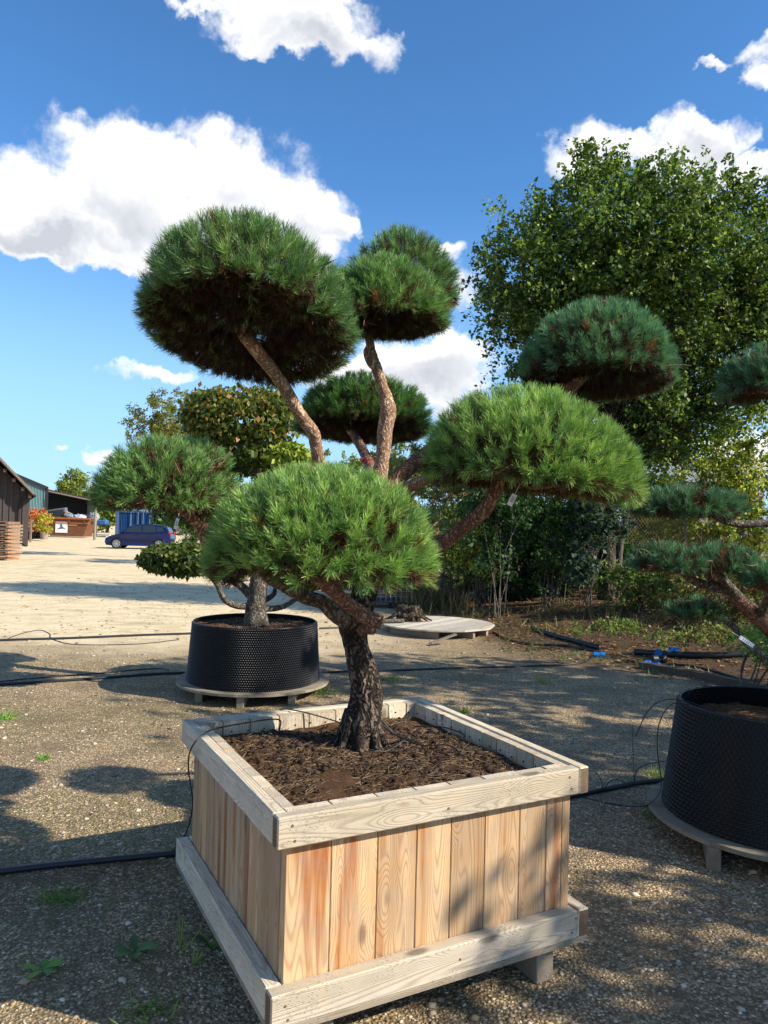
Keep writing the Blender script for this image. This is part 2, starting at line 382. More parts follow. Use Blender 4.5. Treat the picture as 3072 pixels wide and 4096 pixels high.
c = n.mix(n.math('MULTIPLY', mask[0], .95), c, lc)
hgt = n.math('ADD', n.math('MULTIPLY', n.math('SUBTRACT', 1., v1.outputs[0]), n.math('SUBTRACT', 1., n.math('MULTIPLY', mask[2], .8))), n.math('MULTIPLY', fine, .5))
hgt = n.math('ADD', hgt, n.math('MULTIPLY', mid2, .8))
out(n, pbsdf(n, c, .9, .15, normal=bump(n, hgt, .9, .012)))
g = mk('ground', np.stack([X.ravel(), Y.ravel(), Z.ravel()], 1), F, gm, smooth=True, col=np.stack([litter.ravel(), moss.ravel(), sand.ravel()], 1))
g['kind'] = 'structure'
def gz(x, y): return float(gh(np.array([x]), np.array([y]))[0])

# ------------------------------------------------------------ planter box
BO = np.array([-.308, 2.375, 0.]); BY = .4887; RB = rotz(BY); BW = 1.30
def bw(p): return BO + RB @ np.array(p, float)
box = thing('timber_planter', 'large square timber planter box in the foreground with pale weathered rails and orange plank sides', 'planter', tuple(bw((BW/2, BW/2, 0))))
def board(name, L, wd, th, center, axes, mat, parent, bev=.004, label=None):
    """board with local X along its length; axes = 3x3 columns (length, width, thickness) in world"""
    b = G(); b.box((0, 0, 0), (L, wd, th), bev=bev)
    o = b.build(name, mat, None)
    if parent is not None: o.parent = parent
    pl = np.array(PLOC.get(parent.name, (0, 0, 0))) if parent is not None else np.zeros(3)
    A = Matrix(((axes[0][0], axes[1][0], axes[2][0], center[0]-pl[0]), (axes[0][1], axes[1][1], axes[2][1], center[1]-pl[1]), (axes[0][2], axes[1][2], axes[2][2], center[2]-pl[2]), (0, 0, 0, 1)))
    o.matrix_local = A
    if label: o['label'] = label
    return o
ex, ey, ez = RB[:, 0], RB[:, 1], np.array([0, 0, 1.])
T = .0476; ZR0, ZR1 = .737, .84; ZB0, ZB1 = .181, .288; E = .008; TB = T+E
def frame4(name, z0, z1, e, t, mat):
    zc, h = (z0+z1)/2, z1-z0
    lo, hi = -e, BW+e; Lr = hi-lo-t-.002
    # pinwheel joints: front covers the left end, right covers the front's end, back covers the right's, left covers the back's
    spec = [((lo+(hi-t-.002))/2, lo+t/2, ex, ey), (hi-t/2, (lo+hi-t-.002)/2, ey, ex),
            ((lo+t+.002+hi)/2, hi-t/2, ex, ey), (lo+t/2, (lo+t+.002+hi)/2, ey, ex)]
    for cx_, cy_, la, ta in spec:
        ob = board(name, Lr, h, t, bw((cx_, cy_, zc)), (la, ez, np.cross(la, ez)), mat, box, .005)
        ob.data.materials.append(MT['endgrain']); ob.data.polygons[0].material_index = 1; ob.data.polygons[1].material_index = 1
frame4('rail', ZR0, ZR1, 0, T, MT['rail']); frame4('base_beam', ZB0, ZB1, E, TB, MT['rail'])
PT = .044; wi = T+.0015
def planks(axis, fixed, lo, hi, cuts, dz=0):
    e = [lo]+[lo+(hi-lo)*c_ for c_ in cuts]+[hi]
    for a, b in zip(e[:-1], e[1:]):
        m_ = (a+b)/2; off = random.uniform(-.0015, .0); z0, z1 = .160, .836-random.uniform(0, .004)
        c_ = (m_, fixed+off, 0) if axis == 'x' else (fixed+off, m_, 0)
        p = bw(c_); p[2] = (z0+z1)/2; wa, ta = (ex, ey) if axis == 'x' else (ey, ex)
        ob = board('plank', z1-z0, b-a-.0022, PT, p, (ez, wa, np.cross(ez, wa)), MT['plank'], box, .0025)
        ob.data.materials.append(MT['rail']); inn = float(np.dot(np.cross(ez, wa), bw((BW/2, BW/2, 0))-p)) > 0
        for fi in (1, 13 if inn else 12): ob.data.polygons[fi].material_index = 1
cf = [.135, .28, .41, .53, .655, .79, .90, .965]
planks('x', wi+PT/2, wi, BW-wi, cf)
planks('x', BW-wi-PT/2, wi, BW-wi, [.1, .21, .33, .46, .58, .70, .83, .92])
planks('y', wi+PT/2, wi+PT+.001, BW-wi-PT-.001, [.10, .19, .30, .40, .50, .61, .72, .82, .92])
planks('y', BW-wi-PT/2, wi+PT+.001, BW-wi-PT-.001, [.12, .22, .35, .45, .57, .68, .8, .9])
for k in range(8):
    a = -E+(BW+2*E)*(k+.5)/8
    board('base_board', BW+2*E-.004, (BW+2*E)/8-.004, .022, bw((BW/2, a, .170)), (ex, ey, ez), MT['board'], box, .002)
for fx, fl in ((.20, BW-.12), (BW/2, BW-.7), (1.15, BW-.12)):
    board('foot', fl, .085, .158, bw((fx, BW/2, .079)), (ey, ex, -ez), MT['board'], box, .004)
# screw holes seen inside, nail heads
for k in range(14):
    for (a, b_) in (((.13+k*.08, BW-wi-PT-.0015, .79), ey), ((BW-wi-PT-.0015, .13+k*.08, .79), ex)):
        c_ = bw(a); sg_ = G(); sg_.box(c_+np.array([0, 0, random.uniform(-.008, .004)]), (.006, .006, .006), RB); sg_.build('nail_head', MT['blackdark'], box)
for sx_, sz_ in ((.05, .81), (.06, .76), (1.2, .81), (1.21, .765), (.64, .775), (.04, .25), (.05, .205), (1.24, .26), (1.22, .21), (.7, .235)):
    c_ = bw((sx_, (-.0005 if sz_ > .5 else -E-.0005), sz_)); g_ = G(); g_.tube(np.array([c_+ey*.002, c_-ey*.0012]), .0045, 10); g_.build('screw', MT['endgrain'], box)
# soil and litter in the box
SZ = .765
def patch(cx_, cy_, R_, half=None, n_=90, amp=.02, z=SZ, rot=0, circ=False):
    a = np.linspace(-1, 1, n_); U, V_ = np.meshgrid(a, a)
    if circ:
        rr = np.maximum(np.abs(U), np.abs(V_)); ll = np.hypot(U, V_)+1e-9; U, V_ = U*rr/ll, V_*rr/ll
    x, y = U*half, V_*half; c_, s2 = math.cos(rot), math.sin(rot)
    Xp, Yp = cx_+c_*x-s2*y, cy_+s2*x+c_*y
    h = fbm(np.stack([Xp.ravel()*9, Yp.ravel()*9, 0*Xp.ravel()], 1), 4).reshape(U.shape)-.45
    Zp = z+h*amp*2
    i = np.arange(n_*n_).reshape(n_, n_)
    Fq = np.stack([i[:-1, :-1].ravel(), i[:-1, 1:].ravel(), i[1:, 1:].ravel(), i[1:, :-1].ravel()], 1)
    return np.stack([Xp.ravel(), Yp.ravel(), Zp.ravel()], 1), Fq, h
def strips(P, D, L, Wd, curve=0.):
    """flat slivers: base P, direction D, length L, width W -> V,F"""
    D = nrm(D); S = nrm(np.cross(D, rng.normal(size=D.shape))); L = np.asarray(L)[:, None]; Wd = np.asarray(Wd)[:, None]
    if curve:
        Mid = P+D*L*.55+np.array([0, 0, 1.])*L*curve*0.5; Tip = P+D*L
        V = np.stack([P-S*Wd*.5, P+S*Wd*.5, Mid+S*Wd*.5, Mid-S*Wd*.5, Tip+S*Wd*.15, Tip-S*Wd*.15], 1)
        b = np.arange(len(P))[:, None]*6
        F = np.concatenate([b+np.array([[0, 1, 2, 3]]), b+np.array([[3, 2, 4, 5]])], 0)
        return V.reshape(-1, 3), F, 6
    V = np.stack([P-S*Wd*.5, P+S*Wd*.5, P+D*L+S*Wd*.2, P+D*L-S*Wd*.2], 1)
    return V.reshape(-1, 3), (np.arange(len(P))[:, None]*4+np.arange(4)[None]), 4
cb = bw((BW/2, BW/2, 0))
Vs, Fs, _ = patch(cb[0], cb[1], 0, half=BW/2-wi-PT-.003, rot=BY, amp=.022)
so_ = mk('planter_soil', Vs, Fs, MT['soil'], smooth=True); tag(so_, 'dark soil filling the square timber planter around the pine trunk', 'soil', kind='stuff')
def litter_on(name, label, sampler, N, L=(.03, .06), cols=('a9815a', 'c29a6c', '7a5538', '8d6a48'), w_=.0022, lift=.008):
    x, y, z = sampler(N); a = rng.uniform(0, 2*np.pi, N)
    D = np.stack([np.cos(a), np.sin(a), rng.normal(0, .18, N)], 1)
    V, F_, k = strips(np.stack([x, y, z+rng.uniform(0, lift, N)], 1), D, rng.uniform(*L, N), np.full(N, w_))
    C_ = np.array([lin(c) for c in cols])[rng.integers(0, len(cols), N)]*rng.uniform(.6, 1.15, (N, 1))
    o = mk(name, V, F_, MT['dry'], col=np.repeat(C_, k, 0)); tag(o, label, 'litter', kind='stuff'); return o
def samp_box(N):
    h = BW/2-wi-PT-.03; a, b = rng.uniform(-h, h, N), rng.uniform(-h, h, N)
    x = cb[0]+math.cos(BY)*a-math.sin(BY)*b; y = cb[1]+math.sin(BY)*a+math.cos(BY)*b
    z = SZ+(fbm(np.stack([x*9, y*9, 0*x], 1), 4)-.45)*.044+.003
    keep = fbm(np.stack([x*6, y*6, 0*x+5], 1), 3) > rng.uniform(.25, .5, N)
    z = np.where(keep, z, z-.05); return x, y, z
litter_on('pine_litter', 'fallen brown pine needles lying on the planter soil', samp_box, 15000, cols=('8c7258', 'a58c6c', '5c4838', '736050'))
# little clods on the soil
def stones(name, xs, ys, zs, size, cols, mat, label, cat, squash=.6):
    N = len(xs); base = np.array([(1, 0, 0), (-1, 0, 0), (0, 1, 0), (0, -1, 0), (0, 0, 1), (0, 0, -1), (.62, .62, .45), (-.62, .62, .45), (-.62, -.62, .45), (.62, -.62, .45)], float)
    fc = np.array([(4, 6, 7), (4, 7, 8), (4, 8, 9), (4, 9, 6), (0, 2, 6), (2, 1, 7), (1, 3, 8), (3, 0, 9), (6, 2, 7), (7, 1, 8), (8, 3, 9), (9, 0, 6), (5, 2, 0), (5, 1, 2), (5, 3, 1), (5, 0, 3)])
    a = rng.uniform(0, 2*np.pi, N); sx = size*rng.uniform(.7, 1.3, N); sy = size*rng.uniform(.6, 1.0, N); sz = size*squash*rng.uniform(.6, 1.1, N)
    b = base[None]*rng.uniform(.8, 1.15, (N, 10, 1)); x = b[..., 0]*sx[:, None]; y = b[..., 1]*sy[:, None]; z = b[..., 2]*sz[:, None]
    ca, sa = np.cos(a)[:, None], np.sin(a)[:, None]
    V = np.stack([xs[:, None]+ca*x-sa*y, ys[:, None]+sa*x+ca*y, zs[:, None]+z], -1).reshape(-1, 3)
    Fq = (np.arange(N)[:, None, None]*10+fc[None]).reshape(-1, 3)
    C_ = np.array([lin(c) for c in cols])[rng.integers(0, len(cols), N)]*rng.uniform(.75, 1.15, (N, 1))
    o = mk(name, V, Fq, mat, col=np.repeat(C_, 10, 0), smooth=False); tag(o, label, cat, kind='stuff'); return o
x, y, z = samp_box(3200); stones('soil_clod', x, y, z+.006, rng.gamma(2.5, .0028, 3200)+.002, ('2e241c', '3c2f25', '4a3a2d'), MT['stone'], 'dark crumbs of soil and bark scattered over the planter soil', 'soil')

# gravel stones in the near ground
def in_box(x, y, m=.02):
    p = np.stack([x-BO[0], y-BO[1]], 1); a = p@np.array([math.cos(BY), math.sin(BY)]); b = p@np.array([-math.sin(BY), math.cos(BY)])
    return (a > -m) & (a < BW+m) & (b > -m) & (b < BW+m)
def scatter_near(N, y0, y1, pw=1.):
    y = y0+(y1-y0)*rng.uniform(0, 1, N)**pw; x = rng.uniform(-.56, .56, N)*y*1.05; return x, y
x, y = scatter_near(42000, 1.6, 9.5, 1.35); k = side(x, y) < .3; x, y = x[k], y[k]
stones('gravel', x, y, gh(x, y)+.001, np.where(rng.uniform(0, 1, len(x)) < .06, rng.gamma(3., .003, len(x))+.004, rng.gamma(2.2, .0016, len(x))+.002), ('a8977d', 'b8a98f', '8f7f68', 'c8b89c', 'ae946f', '857662', 'd4c7b0'), MT['stone'], 'loose pale and brown gravel stones scattered over the yard', 'gravel', .5)
x, y = scatter_near(3600, 8.5, 22, 1.); x = rng.uniform(-.56, .5, len(x))*y; k = side(x, y) < .2; x, y = x[k], y[k]
stones('gravel', x, y, gh(x, y)+.001, rng.gamma(2.2, .006, len(x))+.004, ('8f8474', 'a89d8c', '766a5b', 'a5906c'), MT['stone'], 'coarser loose stones on the sandy drive further back', 'gravel', .45)
# needle litter on the ground, along the fat pipe and in the lower right
def samp_gr(N):
    m = N//2
    x1 = rng.uniform(-2.1, -.75, m); y1 = 3.72+(x1+1.86)*.30-np.abs(rng.normal(0, .25, m))
    y2 = 1.7+5*rng.uniform(0, 1, N-m)**1.5; x2 = rng.uniform(-.55, .55, N-m)*y2
    x = np.r_[x1, x2]; y = np.r_[y1, y2]; return x, y, gh(x, y)+.001
litter_on('needle_litter', 'brown pine needles dropped on the gravel around the planter', samp_gr, 7000, L=(.02, .055), cols=('8d6a4c', '6d4f3a', 'a0805a', '7c4f38'), w_=.0018, lift=.004)

# ------------------------------------------------------------ pines
def pine_pad(parent, c, r, h, z0, stem, stops, den=1., L=.045, cols=('5f8a3c', '4f7a36', '6b9440', '436b33'), under=.16, ry=None, tilt=0., label=None, seed=1, lump=.045, wn=.0020, brown=.012, t1_=1.92, dead=0, tilty=0.):
    """one clipped cushion of foliage; c = (x, y), base height z0; stem = point where its limb arrives"""
    ry = ry or r*.95; c3 = np.array([c[0], c[1], z0])
    def surf(th, ph, sc=1.):
        d = np.stack([np.sin(th)*np.cos(ph), np.sin(th)*np.sin(ph), np.cos(th)], 1)
        l = 1+lump*2.4*(fbm(d*2.6+seed*7.7, 3)-.45)
        up = np.where(d[:, 2] > 0, h, under)
        p = d*np.stack([np.full(len(d), r), np.full(len(d), ry), up], 1)*l[:, None]*sc
        p[:, 2] += p[:, 0]*tilt+p[:, 1]*tilty
        nn = nrm(d/np.stack([np.full(len(d), r), np.full(len(d), ry), np.maximum(up, .12)], 1))
        return p+c3, nn
    area = 2*math.pi*r*(r*.5+h*.6)
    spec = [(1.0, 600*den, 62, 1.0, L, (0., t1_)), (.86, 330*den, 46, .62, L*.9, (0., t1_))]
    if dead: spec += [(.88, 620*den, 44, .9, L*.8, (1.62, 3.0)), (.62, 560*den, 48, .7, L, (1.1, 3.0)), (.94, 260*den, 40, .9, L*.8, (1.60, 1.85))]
    Vs, Fs, Cs, off = [], [], [], 0
    base = np.array([lin(k_) for k_ in cols])
    for sc, dn, nn_, bright, Ln, (t0, t1) in spec:
        nt = int(area*dn); ct = rng.uniform(math.cos(t1), math.cos(t0), nt); th = np.arccos(ct); ph = rng.uniform(0, 2*np.pi, nt)
        p, nv_ = surf(th, ph, sc); axis = nrm(nv_+np.array([0, 0, .55])+rng.normal(0, .17, p.shape))
        axis = np.where((nv_[:, 2:] < -.1), nrm(nv_+np.array([0, 0, .1])+rng.normal(0, .25, p.shape)), axis)
        shoot = rng.uniform(.03, .075, nt)
        P = np.repeat(p, nn_, 0); A = np.repeat(axis, nn_, 0); N = len(P)
        tt = rng.uniform(0, 1, N)
        B = P-A*np.repeat(shoot, nn_)[:, None]*(1-tt)[:, None]*1.1
        spread = (.95-.45*tt)[:, None]
        D = nrm(A+spread*nrm(rng.normal(size=P.shape)))
        ln = Ln*rng.uniform(.65, 1.1, N)*np.repeat(rng.uniform(.8, 1.15, nt), nn_)
        V, F_, k_ = strips(B, D, ln, np.full(N, wn))
        tc_ = base[rng.integers(0, len(base), nt)]*rng.uniform(.75, 1.25, (nt, 1))
        ded = rng.uniform(0, 1, nt) < (brown if sc == 1 else .08)
        tc_[ded] = np.array(lin('8a5a34'))*rng.uniform(.7, 1.2, (ded.sum(), 1))
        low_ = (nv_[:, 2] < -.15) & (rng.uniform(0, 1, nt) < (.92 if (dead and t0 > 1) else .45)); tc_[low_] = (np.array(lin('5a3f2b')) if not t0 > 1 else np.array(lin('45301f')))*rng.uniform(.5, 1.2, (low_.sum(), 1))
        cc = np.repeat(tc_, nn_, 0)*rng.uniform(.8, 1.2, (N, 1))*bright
        Vs.append(V); Fs.append(F_+off); Cs.append(np.repeat(cc, k_, 0)); off += len(V)
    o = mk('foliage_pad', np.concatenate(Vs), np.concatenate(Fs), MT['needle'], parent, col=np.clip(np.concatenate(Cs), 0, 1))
    if label: o['label'] = label
    # branchlets under the cushion
    b = G(); stem = np.array(stem, float); k = int(34*max(r/.4, .5))
    top = c3+np.array([0, 0, h*.35]); jn = stem+(top-stem)*.35
    for j in range(k):
        ph = 2*math.pi*(j+rng.uniform(0, .8))/k; th = rng.uniform(.35, 1.65)
        e, _ = surf(np.array([th]), np.array([ph]), .88); e = e[0]
        st = stem+(jn-stem)*rng.uniform(0, 1)
        m_ = st*.55+e*.45+rng.normal(0, .02, 3)-np.array([0, 0, .03*rng.uniform(-1, 1)])
        m2 = st*.2+e*.8+rng.normal(0, .025, 3)
        Q = spline([st, m_, m2, e], 8); b.tube(Q, np.linspace(.0085, .0028, 8)*rng.uniform(.8, 1.6), 5, False)
        for q in range(4):
            s0 = Q[rng.integers(3, 6)]; e2 = s0+(e-st)*rng.uniform(.08, .22)+rng.normal(0, .035, 3); b.tube(spline([s0, (s0+e2)/2+rng.normal(0, .01, 3), e2], 4), np.linspace(.003, .0012, 4), 4, False)
    b.build('branchlets', MT['twig'], o)
    # dead needles caught inside the cushion
    N = int(17000*den*(r/.4)**2); th = np.arccos(rng.uniform(math.cos(1.75), math.cos(.4), N)); ph = rng.uniform(0, 2*np.pi, N)
    p, _ = surf(th, ph, 1.); q = rng.uniform(.12, 1., N)[:, None]**.45*.93; p = stem+(p-stem)*q
    V, F_, k_ = strips(p, rng.normal(size=p.shape)-np.array([0, 0, .3]), rng.uniform(.03, .055, N), np.full(N, .0023))
    cc = np.array([lin('4d3627'), lin('6a4630'), lin('3b2c20')])[rng.integers(0, 3, N)]*rng.uniform(.6, 1.2, (N, 1))
    mk('dead_needles', V, F_, MT['dry'], o, col=np.repeat(cc, k_, 0))
    return o
def barkdisp(amp, fx, fz):
    def f(P, R, D):
        sh = P.shape[:2]; q = P.reshape(-1, 3)
        wv = fbm(q*7, 3)-.45
        a = q*np.array([fx, fx, fz])+wv[:, None]*2.2
        n_ = np.abs(vn(a)*2-1); n2_ = np.abs(vn(a*1.9+7)*2-1)
        fis = -np.exp(-n_*7)*1.0-np.exp(-n2_*9)*.45
        lump = (fbm(q*5+3, 3)-.45)*2.2
        return (amp*(fis+lump)).reshape(sh)
    return f
def limb(name, P, r, mat, parent, k=24, n_=60, amp=.002, fx=45, fz=18, label=None):
    Q = spline(P, n_); rr = np.interp(np.linspace(0, 1, n_), np.linspace(0, 1, len(r)), r)
    V, F_ = tube_vf(Q, rr, k, True, barkdisp(amp, fx, fz)); o = mk(name, V, F_, mat, parent, smooth=True)
    if label: o['label'] = label
    return o
tb = onz(779, 1612, SZ)
DT = tb[1]; print('trunk depth', DT)
pine = thing('pine_tree', 'big cloud-pruned pine with thick fissured trunk growing in the square timber planter', 'pine tree', tuple(tb))
def D_(u, v, dy=0.): return at(u, v, DT+dy)
limb('trunk', [D_(779, 1640), D_(777, 1590), D_(790, 1520), D_(789, 1470), D_(770, 1400), D_(764, 1345), D_(785, 1290, .03), D_(795, 1230, .06), D_(800, 1160, .1), D_(790, 1090, .12), D_(775, 1020, .12)],
     [.108, .090, .080, .073, .058, .074, .062, .058, .056, .052, .048], MT['bark'], pine, 120, 260, .0065, 34, 9)
rt = G()
for a in np.linspace(0, 2*math.pi, 9)[:-1]:
    e = tb+np.array([.17*math.cos(a), .17*math.sin(a), -.035]); rt.tube(spline([tb+np.array([.05*math.cos(a), .05*math.sin(a), .16]), tb+np.array([.10*math.cos(a), .10*math.sin(a), .03]), e], 8), np.linspace(.03, .016, 8), 8)
rt.build('root_flare', MT['bark'], pine, True)
# limbs
limb('branch', [D_(755, 1345, -.02), D_(725, 1325, -.07), D_(695, 1300, -.13), D_(660, 1290, -.2), D_(615, 1265, -.3), D_(575, 1240, -.42), D_(600, 1190, -.5)], [.046, .040, .033, .032, .028, .025, .02], MT['bark_grey'], pine, 30, 110, .0028)
limb('branch', [D_(825, 1345, -.2), D_(800, 1338, -.2), D_(770, 1318, -.22), D_(740, 1295, -.3), D_(705, 1260, -.42), D_(680, 1225, -.5), D_(690, 1180, -.52)], [.03, .034, .032, .03, .03, .026, .022], MT['bark_red'], pine, 30, 110, .0022, label='thick branch with a sawn-off end')
limb('branch', [D_(805, 1362, -.12), D_(785, 1358, -.06), D_(765, 1375, 0)], [.02, .03, .03], MT['bark_red'], pine, 20, 24, .002)
cut = G(); p0 = D_(827, 1345.5, -.2); cut.tube(np.array([p0, p0+np.array([.004, 0, 0])]), [.024, .023], 20); cut.build('cut_end', plain('cut_wood', lin('b08a68'), .8, .2, var=.3, scale=60), pine)
limb('branch', [D_(795, 1250, .05), D_(700, 1240, .0), D_(600, 1230, -.15), D_(470, 1190, -.4), D_(430, 1130, -.48), D_(395, 1098, -.52), D_(360, 1060, -.55)], [.045, .04, .033, .028, .026, .024, .02], MT['bark_red'], pine, 24, 90, .002)
limb('stem', [D_(775, 1120, .1), D_(740, 1060, .1), D_(695, 1010, .05), D_(683, 965, .0), D_(676, 935, -.03), D_(645, 890, -.12), D_(610, 830, -.22), D_(565, 770, -.36), D_(527, 722, -.46), D_(503, 676, -.53)], [.045, .04, .032, .030, .031, .029, .028, .029, .027, .024], MT['bark_up'], pine, 30, 150, .0038, 50, 26)
limb('stem', [D_(795, 1120, .12), D_(815, 1050, .14), D_(826, 990, .15), D_(832, 930, .16), D_(838, 885, .16), D_(828, 840, .17), D_(812, 790, .18), D_(800, 745, .2), D_(798, 700, .22), D_(830, 650, .25)], [.05, .045, .036, .036, .042, .03, .025, .022, .02, .018], MT['bark_up'], pine, 30, 150, .0038, 50, 26)
limb('stem', [D_(800, 740, .2), D_(790, 760, .2), D_(797, 785, .18), D_(812, 800, .17)], [.010, .012, .012, .01], MT['bark_up'], pine, 12, 20, .001)
limb('stem', [D_(808, 1060, .2), D_(800, 1010, .3), D_(785, 975, .5), D_(765, 940, .7), D_(745, 905, .85), D_(760, 870, .9)], [.035, .03, .026, .025, .025, .02], MT['bark_red'], pine, 20, 60, .0018)
tie = G(); cT = D_(793, 996, .33)
for q in range(3): tie.tube(np.array([cT+np.array([.031*math.cos(t), .031*math.sin(t), .006*q+.006*math.sin(t)]) for t in np.linspace(0, 2*math.pi, 20)]), .0022, 5)
tie.build('tie', plain('red_tie', lin('9c2a3c'), .6), pine)
limb('branch', [D_(800, 1130, .1), D_(850, 1075, .1), D_(885, 1052, .05), D_(910, 1040, 0), D_(1000, 1010, -.1)], [.04, .034, .028, .028, .02], MT['bark_up'], pine, 20, 50, .002)
limb('branch', [D_(800, 1260, 0), D_(880, 1225, -.05), D_(955, 1175, -.1), D_(1005, 1135, -.15), D_(1045, 1103, -.2), D_(1062, 1075, -.22), D_(1078, 1040, -.25), D_(1110, 990, -.25)], [.045, .038, .031, .031, .032, .03, .026, .022], MT['bark_red'], pine, 30, 110, .0018)
limb('stem', [D_(830, 1060, .25), D_(950, 960, .3), D_(1130, 890, .32), D_(1215, 850, .25), D_(1255, 815, .18), D_(1300, 778, .12)], [.04, .036, .034, .033, .032, .022], MT['bark_red'], pine, 24, 90, .002)
def pad_px(parent, u, vtop, vbase, y, rpx, stem, **k):
    r = rpx*KD/FP*y; b = at(u, vbase, y); t = at(u, vtop, y); return pine_pad(parent, (b[0], b[1]), r, t[2]-b[2], b[2], stem, None, **k)
gA = ('71945a', '628650', '7e9c5a', '567a4a'); gM = ('7a9f58', '6b9150', '88aa62', '5f8449'); gL = ('80a455', '90b05e', '6e9452', 'a2bc66')
dy = DT
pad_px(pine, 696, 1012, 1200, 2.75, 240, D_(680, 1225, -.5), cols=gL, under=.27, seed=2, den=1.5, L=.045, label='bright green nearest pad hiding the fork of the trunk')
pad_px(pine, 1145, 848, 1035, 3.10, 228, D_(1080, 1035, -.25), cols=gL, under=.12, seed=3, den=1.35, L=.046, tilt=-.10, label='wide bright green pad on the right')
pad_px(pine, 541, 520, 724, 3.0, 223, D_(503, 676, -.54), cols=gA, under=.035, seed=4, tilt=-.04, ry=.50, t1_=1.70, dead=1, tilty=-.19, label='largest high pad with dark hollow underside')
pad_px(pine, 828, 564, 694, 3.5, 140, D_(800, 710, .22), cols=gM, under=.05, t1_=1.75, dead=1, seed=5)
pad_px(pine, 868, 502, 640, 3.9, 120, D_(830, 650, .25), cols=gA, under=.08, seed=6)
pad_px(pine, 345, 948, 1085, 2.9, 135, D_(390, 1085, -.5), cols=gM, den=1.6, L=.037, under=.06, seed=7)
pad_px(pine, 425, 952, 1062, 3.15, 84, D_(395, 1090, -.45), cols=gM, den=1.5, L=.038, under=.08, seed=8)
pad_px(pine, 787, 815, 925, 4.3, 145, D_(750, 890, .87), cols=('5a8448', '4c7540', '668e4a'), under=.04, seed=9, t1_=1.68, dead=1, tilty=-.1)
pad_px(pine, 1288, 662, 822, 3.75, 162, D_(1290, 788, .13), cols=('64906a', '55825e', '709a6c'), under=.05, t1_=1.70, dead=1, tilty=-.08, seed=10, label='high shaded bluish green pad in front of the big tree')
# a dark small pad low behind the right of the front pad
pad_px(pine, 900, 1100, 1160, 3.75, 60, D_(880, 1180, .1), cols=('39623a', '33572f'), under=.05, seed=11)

# ------------------------------------------------------------ pots, pallets
def airpot(c, r0, r1, z0, z1, label, cols_, rows):
    t = thing('plant_pot', label, 'plant pot', (c[0], c[1], z0))
    nseg = cols_; g_ = G(); g_.cyl(c, r0, r1, z0, z1, 96, False)
    # dimpled wall: a cone on every cell, staggered
    Vw, Fw = [], []; off = 0
    k6 = np.arange(6)*np.pi/3
    for i in range(rows):
        f = (i+.5)/rows; z = z0+(z1-z0)*f; r = r0+(r1-r0)*f; s = (z1-z0)/rows*.56
        a = (np.arange(nseg)+(i % 2)*.5)*2*np.pi/nseg
        nn_ = np.stack([np.cos(a), np.sin(a), 0*a], 1); tt = np.stack([-np.sin(a), np.cos(a), 0*a], 1)
        cc = np.array([c[0], c[1], z])+nn_*(r+.001)
        ring = cc[:, None]+tt[:, None]*(np.cos(k6)*s)[None, :, None]+np.array([0, 0, 1.])*(np.sin(k6)*s)[None, :, None]
        ring2 = cc[:, None]+nn_[:, None]*s*1.15+tt[:, None]*(np.cos(k6)*s*.35)[None, :, None]+np.array([0, 0, 1.])*(np.sin(k6)*s*.35)[None, :, None]
        V = np.concatenate([ring, ring2], 1).reshape(-1, 3)
        b = np.arange(nseg)[:, None]*12+off
        for q in range(6): Fw.append(np.concatenate([b+q, b+(q+1) % 6, b+6+(q+1) % 6, b+6+q], 1))
        Fw.append(np.concatenate([b+6, b+7, b+8, b+9], 1)); Fw.append(np.concatenate([b+6, b+9, b+10, b+11], 1))
        Vw.append(V); off += len(V)
    mk('dimpled_wall', np.concatenate(Vw), np.concatenate(Fw), MT['plastic'], t)
    g_.build('wall', MT['plastic'], t, True)
    b = G(); P = [(c[0]+r1*math.cos(a), c[1]+r1*math.sin(a), z1+.006*math.sin(a*nseg/2)*0) for a in np.linspace(0, 2*math.pi, 97)]
    b.tube(np.array(P), .008, 6, False)
    b.build('rim', MT['plastic'], t, True)
    # inner cones showing above the soil
    zi = z1-.09; Vi = []; Fi = []
    g2 = G()
    for i in range(4):
        z = z1-.018-i*.024
        for j in range(nseg//2):
            a = (j+(i % 2)*.5)*4*math.pi/nseg; n_ = np.array([math.cos(a), math.sin(a), 0]); tq = np.array([-n_[1], n_[0], 0])
            p = np.array([c[0], c[1], z])+n_*(r1-.003); s = .009
            g2.add([p+tq*s, p-tq*s, p+np.array([0, 0, s]), p-np.array([0, 0, s]), p-n_*.013], [(0, 4, 2), (2, 4, 1), (1, 4, 3), (3, 4, 0)])
    g2.build('inner_dimples', MT['plastic'], t)
    return t
